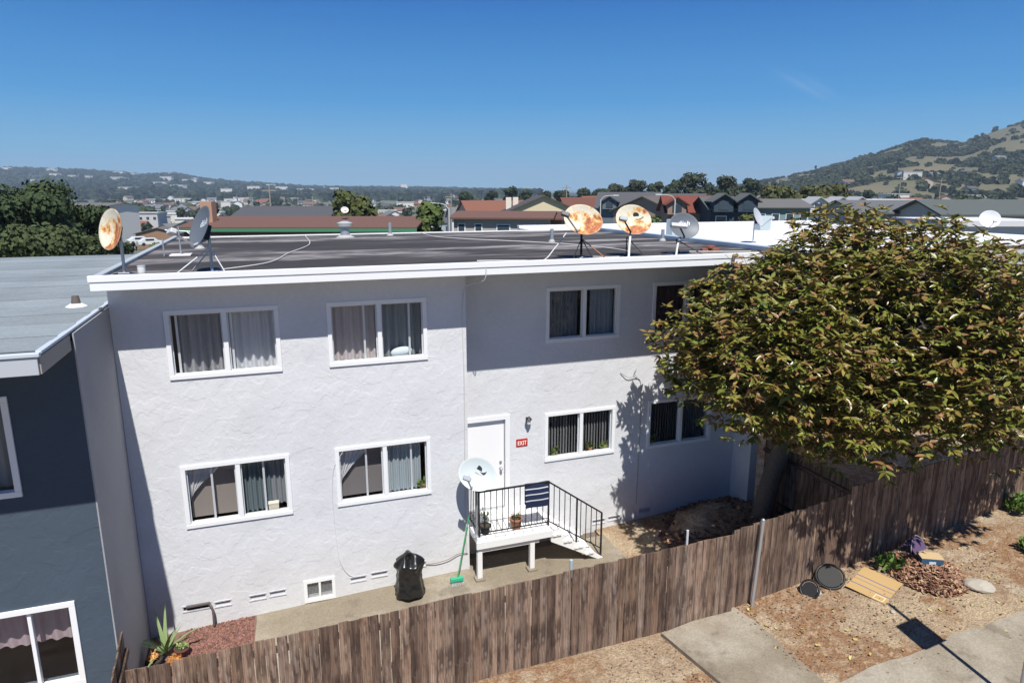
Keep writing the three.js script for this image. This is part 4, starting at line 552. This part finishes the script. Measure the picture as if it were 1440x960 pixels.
house('long_house', 'grey roofed low house behind the brown shingle roof', 410, 303, 72, 12, 8, 3, .9, [.5, .5, .48], [.16, .165, .18], .03);
house('apartment_house', 'tan apartment house with brown hip roof and tall narrow windows', 712, 305, 52, 7.2, 7, 5, .35, [.40, .37, .35], [.30, .16, .12], -.12, { win: [[-3, 3.9, .45, 1.1], [-1.7, 3.9, .45, 1.1], [.2, 3.8, .9, 1.2], [2.2, 3.8, .9, 1.2]] });
house('apartment_house', 'brick brown wing with arched bays beside the tan apartment house', 770, 306, 54, 2.9, 6, 5, .4, [.26, .13, .09], [.26, .13, .1], -.12, { win: [[-.9, 3.4, .4, 1], [.8, 3.4, .4, 1]] });
house('gabled_house', 'cream house with broad white trimmed gable and two chimneys', 762, 297, 84, 9.5, 9, 4.5, 1.9, [.66, .56, .38], [.16, .14, .14], Math.PI / 2 + .05, { chim: [[3.2, -3, 1.6, .7], [1.4, -4, 1.6, .7]], chimC: [.75, .68, .58] });
house('gabled_house', 'small red brown roofed house right of the cream gable', 826, 291, 105, 7, 8, 4, 1.4, [.55, .5, .45], [.30, .12, .08], .1, { win: wr(2, -1.5, 1.5, 2.8, 1, 1) });
house('gabled_house', 'slate roofed blue grey house with steep gables', 890, 290, 100, 8.5, 7, 4.2, 2.0, [.13, .17, .20], [.17, .175, .19], -.25, { dormer: [-2.4, 2.4] });
house('gabled_house', 'weathered brown roofed house beside the red roofed one', 934, 296, 84, 6, 9, 4, 1.7, [.34, .28, .23], [.25, .21, .19], .8, { win: wr(2, -1.5, 1.5, 2.8, .9, .9) });
house('gabled_house', 'house with bright red tile roof and dark gable window', 985, 296, 76, 6.2, 8, 4.2, 1.6, [.30, .2, .16], [.36, .10, .065], -.1, { dormer: [-2.2] });
house('gabled_house', 'dark blue house with two gabled dormers', 1030, 292, 72, 4.4, 7, 4.4, 1.1, [.035, .055, .08], [.20, .22, .21], 0, { dormer: [-1.1, 1.4], win: wr(2, -1.1, 1.4, 3, 1, 1) });
house('long_house', 'long sage green house with grey roof and small windows', 1092, 290, 74, 7.2, 7, 4.4, .75, [.20, .28, .28], [.27, .265, .25], 0, { win: wr(5, -3, 3, 3.1, .7, 1.0) });
house('gabled_house', 'white painted house with white roof and gabled dormers beyond the tree', 1172, 294, 84, 8.2, 7, 5, 1.2, [.72, .73, .76], [.72, .73, .76], .1, { dormer: [-2.6, .2, 2.6] });
house('long_house', 'long house with grey roof seen over the tree top', 1290, 297, 56, 9.5, 7, 4, .85, [.45, .43, .4], [.25, .26, .27], .04, {});
house('long_house', 'long house with green grey roof at the far side of the tree', 1410, 299, 50, 8.5, 6, 4, .9, [.45, .43, .4], [.19, .22, .21], 0, {});
house('long_house', 'pale flat roofed garage beyond the tree crown', 1405, 318, 38, 5.5, 5, 3.4, .3, [.6, .6, .62], [.62, .62, .63], 0, { flat: 1 });
house('gabled_house', 'small dark brown gabled house near the parked cars', 212, 328, 150, 6, 9, 3.4, 1.2, [.28, .17, .11], [.28, .27, .25], Math.PI / 2 + .2);
house('apartment_house', 'white three storey apartment house beyond the cypress trees', 118, 289, 170, 13, 12, 8, .6, [.72, .70, .66], [.3, .28, .28], -.1, { win: [...wr(5, -5, 5, 6.4, 1, 1.1), ...wr(5, -5, 5, 3.6, 1, 1.1)] });
house('apartment_house', 'grey flat roofed apartment house right of the rusty pole dish', 195, 300, 260, 12, 9, 6, .4, [.5, .5, .5], [.40, .41, .42], .1, { flat: 1, win: wr(5, -5, 5, 4.2, 1.1, 1.1) });
house('tower_block', 'white tower block standing on the far skyline', 568, 259, 2300, 22, 18, 26, .5, [.7, .68, .66], [.6, .6, .6], 0, { flat: 1 });
{ // white flat-roofed neighbour behind, right of the dark roof
  const t = thing('white_roof_building', 'low building with bright white flat roof behind the dishes', 'building', [11.6, 0, -3]); obj('wall', B(.1, 18, -.4, 5.75, -16, -1.2), M(.5, .5, .5, .9), t); obj('roof', B(0, 18.1, 5.752, 5.85, -16.1, -1.1), M(.78, .78, .78, .8), t); obj('parapet', RB(-.0, 18.1, 5.851, 5.98, -16.2, -15.9, .02), M(.72, .72, .72, .8), t);
  for (const [x, z] of [[4, -9], [10, -11]]) obj('vent_box', RB(x, x + .6, 5.852, 6.5, z, z + .5, .03), M(.4, .48, .5, .6), t);
  dish({ label: 'small grey dish standing on the white roof', base: [16.2, 5.85, -7], top: .9, n: [.5, .4, .7], R: .4, mat: M(.45, .47, .5, .5) });
  dish({ label: 'white dish on the roof behind the tree top', base: [31, 5.4, -9.5], top: 1.0, n: [-.5, .3, .8], R: .45, mat: M(.75, .76, .78, .5) });
  dish({ label: 'tiny pale dish on the brown shingle building', base: P(485, 303, 49).toArray(), top: .4, n: [0, .4, .9], R: .27, mat: M(.7, .64, .58, .6) });
}
console.log('houses done');
// far town: small houses in a few kinds
{
  const kinds = [['far_house', 'small far cream house with brown roof in the valley town', [.6, .54, .44], [.26, .17, .13]], ['far_house', 'small far white house with grey roof in the valley town', [.70, .70, .68], [.26, .26, .27]], ['far_house', 'small far tan house with red roof in the valley town', [.5, .42, .33], [.34, .14, .09]], ['far_house', 'small far blue grey house with dark roof in the valley town', [.36, .40, .44], [.14, .14, .15]], ['far_house', 'small far pale flat roofed building in the valley town', [.66, .63, .58], [.6, .6, .58]]];
  const protos = kinds.map(([n, l, wc, rc], k) => { const t = thing(n, l, 'house', [0, 0, 0], 0, ['cream houses with brown roofs', 'white houses with grey roofs', 'tan houses with red roofs', 'blue grey houses with dark roofs', 'pale flat roofed buildings'][k] + ' in the valley'); if (k === 4) { obj('wall', B(-7, 7, -3, 5.5, -5, 5), M(...wc, .9), t); obj('roof', B(-7.3, 7.3, 5.5, 5.9, -5.3, 5.3), M(...rc, .9), t); } else { obj('wall', [gableWall(11, 8, 4.6, 1.9), B(-5.4, 5.4, -3, 0, -3.9, 3.9)], M(...wc, .9), t); const r = obj('roof', prism(11, 8, 2), M(rc[0] * .6, rc[1] * .6, rc[2] * .6, .9), t); r.position.y = 4.6; } for (let i = 0; i < 3; i++) obj('window', B(-3.6 + i * 3, -2.3 + i * 3, 2, 3.4, (k === 4 ? 5 : 4) + .01, (k === 4 ? 5 : 4) + .06), M(.06, .08, .1, .2), t); return t; });
  let used = 0; const placed = [];
  const put = (px, f) => { const p = P(px, 268, f), x = p.x, z = p.z; for (const [a, b] of placed) if (Math.hypot(a - x, b - z) < 14) return; placed.push([x, z]); const k = Math.floor(rnd() * 5), s = rr(.8, 1.25), pos = [x, YG(x, z), z], turn = VIEWTURN + rr(-.5, .5) + (rnd() < .4 ? 1.57 : 0); if (!protos[k].userData.used) { protos[k].userData.used = 1; protos[k].position.set(...pos); protos[k].rotation.y = turn; protos[k].scale.setScalar(s); } else dup(protos[k], pos, turn, null, null, s); used++; };
  let tries = 0; while (used < 290 && tries++ < 4000) { const left = rnd() < .72, px = left ? rr(20, 660) : rr(640, 1500), f = left ? 190 * Math.pow(8, rnd()) : 140 * Math.pow(6, rnd()); put(px, f); }
  protos.forEach(p => delete p.userData.used);
}
// trees
function leafCrown(n, rx, ry, rz, size, lobes, flat = 1) {
  const ls = []; for (let i = 0; i < lobes; i++) { const a = rnd() * 6.28, r = Math.sqrt(rnd()) * .62; ls.push(V(Math.cos(a) * r * rx, rr(-.55, .6) * ry, Math.sin(a) * r * rz)); }
  const pos = [], nor = []; for (let i = 0; i < n; i++) { const l = pick(ls), d = V(rr(-1, 1), rr(-.8, 1), rr(-1, 1)).normalize(), k = Math.pow(rnd(), .4), c = V(l.x + d.x * k * rx * .46, l.y + d.y * k * ry * .42 * flat, l.z + d.z * k * rz * .46); const u = V(rr(-1, 1), rr(-1, 1), rr(-1, 1)).normalize(), w = new THREE.Vector3().crossVectors(u, d).normalize(), s = size * rr(.6, 1.3), u2 = new THREE.Vector3().crossVectors(w, d).normalize().addScaledVector(d, .5); const A = c.clone().addScaledVector(w, s), Bq = c.clone().addScaledVector(w, -s), D = c.clone().addScaledVector(u2, s * 1.3), E2 = c.clone().addScaledVector(u2, -s * 1.1); for (const q of [A, D, Bq, A, Bq, E2]) pos.push(q.x, q.y, q.z); }
  const g = new THREE.BufferGeometry(); g.setAttribute('position', new THREE.Float32BufferAttribute(pos, 3)); g.computeVertexNormals(); return g;
}
function tree(name, label, pos, H, rx, ry, col, n, size, lobes, group, flat) { const t = thing(name, label, 'tree', pos, rnd() * 6, group), cy = H - ry; obj('trunk', [bar(V(0, -.5, 0), V(.15, cy * .6, 0), H * .03, H * .02, 8), bar(V(.15, cy * .6, 0), V(-.3, cy + ry * .3, .2), H * .02, H * .008, 7), bar(V(.15, cy * .6, 0), V(rx * .4, cy, .3), H * .014, H * .006, 6)], M(.12, .1, .08, .95), t); const m = obj('crown', leafCrown(n, rx, ry, rx, size, lobes, flat), M(...col, .85, { side: THREE.DoubleSide }), t); m.position.y = cy; return t; }
const gp = (px, py, f, H) => { const p = P(px, py, f); return [p.x, p.y - H, p.z]; };
const cy = [.035, .06, .018];
[[8, 226, 40, 11, 3.4], [60, 236, 42, 10.5, 2.6], [105, 272, 44, 9, 2.4], [30, 292, 36, 8, 3], [128, 318, 46, 7, 1.8], [85, 308, 37, 7, 2.4], [-40, 262, 38, 10, 3.4]].forEach(([px, py, f, H, r], i) => tree('cypress_tree', ['tall dark cypress with layered branches beyond the grey roof', 'dark cypress with bare forked trunk beyond the grey roof', 'lower cypress edge tree nearest the rusty pole dish', 'dark cypress standing close behind the grey rolled roof', 'small dark tree below the rusty pole dish', 'low spreading cypress close behind the grey rolled roof', 'tall dark cypress at the far end of the grey roof'][i], gp(px, py, f, H), H, r, H * .38, i % 2 ? [.055, .075, .022] : cy, 11000, .105, 26, 'cypress trees beyond the grey roof', .55));
tree('round_tree', 'round olive green tree rising behind the brown shingle roof', gp(497, 264, 66, 8), 8, 2.2, 2.5, [.07, .085, .02], 3000, .22, 14); tree('round_tree', 'round green tree at the end of the brown shingle roof', gp(604, 283, 50, 6.5), 6.5, 1.55, 2.3, [.075, .105, .022], 2600, .17, 12);
tree('round_tree', 'dark rounded tree behind the brick chimney', gp(290, 280, 75, 6), 6, 1.5, 1.6, [.02, .035, .015], 1500, .18, 8); tree('bush', 'clipped bright green bush beside the parked cars', gp(226, 338, 110, 3), 3, 2.3, 1.5, [.10, .16, .03], 1500, .11, 10); tree('bush', 'dark green shrub below the rusty pole dish', gp(176, 340, 62, 3), 3, 1.2, 1.4, [.05, .08, .025], 1000, .13, 8);
tree('bush', 'olive shrub row in front of the dark blue house', gp(1062, 300, 55, 2.6), 2.6, 1.6, 1.2, [.10, .11, .025], 1400, .12, 10); tree('bush', 'olive shrub below the sage green house', gp(1105, 302, 54, 2.6), 2.6, 1.4, 1.2, [.08, .1, .03], 1200, .12, 10); tree('bush', 'green shrub in front of the weathered brown roof', gp(925, 304, 70, 2.5), 2.5, 1.5, 1.1, [.07, .11, .03], 1000, .13, 8);
[[1100, 256, 120, 9, 4.2], [1150, 258, 122, 8.5, 3.8], [1175, 254, 126, 9, 3.4]].forEach(([px, py, f, H, r], i) => tree('spreading_tree', ['broad olive tree behind the sage green house', 'low olive tree joining the broad one behind the sage house', 'leaning olive tree behind the white dormered house'][i], gp(px, py, f, H), H, r, 3, [.075, .08, .022], 2200, .35, 12, 'olive trees behind the sage house', .8));
// tree line behind the houses
[[716, 262, 260, 3], [735, 264, 240, 3], [765, 268, 230, 2], [790, 266, 240, 2.4], [818, 263, 230, 2.4], [845, 264, 210, 2.8], [872, 258, 220, 3.2], [897, 252, 215, 3], [922, 254, 230, 2.6], [950, 252, 200, 3], [976, 239, 190, 4.2], [1000, 252, 200, 3], [1030, 246, 190, 3.4], [1055, 250, 215, 3], [690, 268, 270, 2.4], [655, 268, 260, 2.4]].forEach(([px, py, f, r], i) => { const H = 9 + r; tree('pine_tree', 'dark pine in the tree line behind the gabled houses', gp(px, py, f, H + 4), H + 4, r * 1.25, r * 1.2, pick([[.025, .04, .018], [.03, .045, .02], [.04, .05, .025]]), 1500, .42, 10, 'dark pines in the tree line'); });
{ // trees through the town: four kinds copied
  const protos = [[7, 3.2, 2.6, [.045, .065, .022]], [9, 2.6, 3.4, [.03, .05, .02]], [5, 2.6, 1.9, [.07, .09, .03]], [11, 2.2, 4.4, [.028, .042, .02]]].map(([H, rx, ry, c], k) => tree('town_tree', ['broad green tree among the far town houses', 'tall dark tree among the far town houses', 'small light green tree among the far town houses', 'slim dark evergreen among the far town houses'][k], [0, 0, 0], H, rx, ry, c, 420, .55, 8, ['broad town trees', 'tall town trees', 'small town trees', 'slim town trees'][k]));
  let used = [0, 0, 0, 0]; for (let i = 0; i < 170; i++) { const px = rnd() < .65 ? rr(10, 650) : rr(650, 1500), f = 210 * Math.pow(6, rnd()), p = P(px, 268, f), k = Math.floor(rnd() * 4), pos = [p.x, YG(p.x, p.z), p.z]; if (!used[k]++) protos[k].position.set(...pos); else dup(protos[k], pos, rnd() * 6, null, null, rr(.7, 1.3)); }
}
{ // far woods on the hills: one mass each
  const g = leafCrown(46, 6, 5, 6, 2.2, 5); const wood = (name, label, n, fn, col) => { const im = new THREE.InstancedMesh(g, M(1, 1, 1, .95, { side: THREE.DoubleSide }), n), m = new THREE.Matrix4(), q = new THREE.Quaternion(), c = new THREE.Color(); let i = 0, tries = 0; while (i < n && tries++ < n * 30) { const w = fn(); if (!w) continue; const s = rr(.6, 1.5) * w[2]; m.compose(V(w[0], YG(w[0], w[1]) + 2.4 * s, w[1]), q.setFromAxisAngle(up2, rnd() * 6), V(s, s * rr(.8, 1.3), s)); im.setMatrixAt(i, m); const v = rr(.7, 1.4); im.setColorAt(i, c.setRGB(col[0] * v, col[1] * v, col[2] * v)); i++; } im.count = i; im.name = name; tag(im, label, 'wood', null, 'stuff'); scene.add(im); };
  const up2 = V(0, 1, 0);
  wood('far_wood', 'dark wooded slope of the far ridge', 7000, () => { const px = rr(-250, 760), f = 1250 + 1900 * Math.pow(rnd(), .8), p = P(px, 268, f); if (N2.f(p.x / 700 + 5, p.z / 700 + 5, 6, 4) > .60) return null; return [p.x, p.z, 1.7]; }, [.03, .046, .024]);
  wood('hill_wood', 'woods and scrub on the grassy hill', 14000, () => { const px = rr(980, 1750), f = rr(520, 1380), p = P(px, 268, f); const n = N2.f(p.x / 420 + 5, p.z / 420 + 5, 6, 4); if (n < .52 && rnd() > .006) return null; return [p.x, p.z, .55]; }, [.045, .058, .026]);
  wood('valley_wood', 'trees and hedges between the far town houses', 800, () => { const px = rr(-100, 1500), f = 350 * Math.pow(4, rnd()), p = P(px, 268, f); return [p.x, p.z, .8]; }, [.045, .06, .026]);
}
// buildings on the far ridge
for (let i = 0; i < 26; i++) { const px = rr(0, 470), f = rr(1500, 2600), p = P(px, 268, f), t = thing('hillside_building', 'pale building on the far wooded ridge', 'building', [p.x, YG(p.x, p.z) + 9, p.z], VIEWTURN + rr(-.4, .4), 'pale buildings on the far ridge'), w = rr(14, 42); obj('wall', B(-w / 2, w / 2, -18, 7, -7, 7), M(.66, .64, .6, .9), t); obj('roof', B(-w / 2 - .5, w / 2 + .5, 7, 7.8, -7.5, 7.5), M(.6, .6, .6, .9), t); }
// street lamps, poles, cars
function lamp(label, px, pyTop, f, H, flip) { const p = P(px, pyTop, f), t = thing('street_lamp', label, 'street lamp', [p.x, p.y - H, p.z], VIEWTURN); obj('pole', bar(V(0, -2, 0), V(0, H - .3, 0), .1, .06), M(.5, .5, .48, .6), t); obj('arm', tube([[0, H - .4, 0], [.3 * flip, H - .05, 0], [1.6 * flip, H + .1, 0]], .04, 16), M(.5, .5, .48, .6), t); obj('head', RB(1.5 * flip - .3, 1.5 * flip + .3, H + .02, H + .14, -.12, .12, .03), M(.55, .55, .53, .5), t); }
lamp('street lamp before the slate roofed house', 845, 276, 70, 7, 1); lamp('street lamp before the red tile roof', 950, 275, 62, 7, -1); lamp('double bend street lamp at the round green tree', 631, 287, 52, 6, -1);
function pole(label, px, pyTop, f, H) { const p = P(px, pyTop, f), t = thing('utility_pole', label, 'utility pole', [p.x, p.y - H, p.z], VIEWTURN); obj('pole', bar(V(0, -2, 0), V(0, H, 0), .15, .1), M(.3, .26, .22, .9), t); obj('crossarm', [B(-1.1, 1.1, H - .7, H - .55, -.06, .06)], M(.3, .26, .22, .9), t); }
pole('tall utility pole behind the brown shingle building', 378, 262, 110, 10); pole('utility pole among the houses left of the round tree', 439, 276, 120, 9); pole('utility pole before the tree line right of the round green tree', 634, 272, 130, 9); pole('utility pole in the pines behind the rusted dishes', 797, 260, 160, 10); pole('utility pole below the grassy hill', 1268, 246, 170, 11); pole('utility pole at the hill foot beyond the tree', 1325, 250, 180, 11);
{ // parked cars by the small brown house
  const carProto = (label, col) => { const t = thing('parked_car', label, 'car'); const s = new THREE.Shape([[-2.2, .3], [2.2, .3], [2.25, .8], [1.4, .95], [.8, 1.45], [-1.1, 1.48], [-1.8, .98], [-2.25, .9]].map(p => new THREE.Vector2(...p))); const g = new THREE.ExtrudeGeometry(s, { depth: 1.6, bevelEnabled: true, bevelSize: .06, bevelThickness: .08, bevelSegments: 2 }); g.translate(0, 0, -.8); obj('body', g, M(...col, .25), t); obj('window', [B(-.95, .6, 1.0, 1.36, .885, .9), B(-.95, .6, 1.0, 1.36, -.9, -.885)], M(.02, .025, .03, .1), t); for (const [x, z] of [[-1.35, .8], [1.35, .8], [-1.35, -.8], [1.35, -.8]]) { const w = obj('wheel', new THREE.CylinderGeometry(.33, .33, .2, 18).rotateX(Math.PI / 2), MAT.black, t); w.position.set(x, .33, z); } return t; };
  [[196, 338, 140, [.75, .75, .76], 'white parked car left of the clipped bush'], [211, 340, 138, [.70, .71, .72], 'silver white parked car nosed up to the clipped bush'], [187, 325, 190, [.6, .62, .64], 'pale parked car behind the pair by the clipped bush']].forEach(([px, py, f, c, l], i) => { const t = carProto(l, c), p = P(px, py + 5, f); t.position.set(p.x, Math.max(p.y, YG(p.x, p.z)), p.z); t.rotation.y = VIEWTURN + .7; });
  const p = P(174, 362, 88); const t = carProto('white van roof showing above the grey roof edge', [.75, .76, .77]); t.scale.set(1, 1.5, 1); t.position.set(p.x, p.y - 2.1, p.z); t.rotation.y = VIEWTURN;
}
renderer.render(scene, camera);
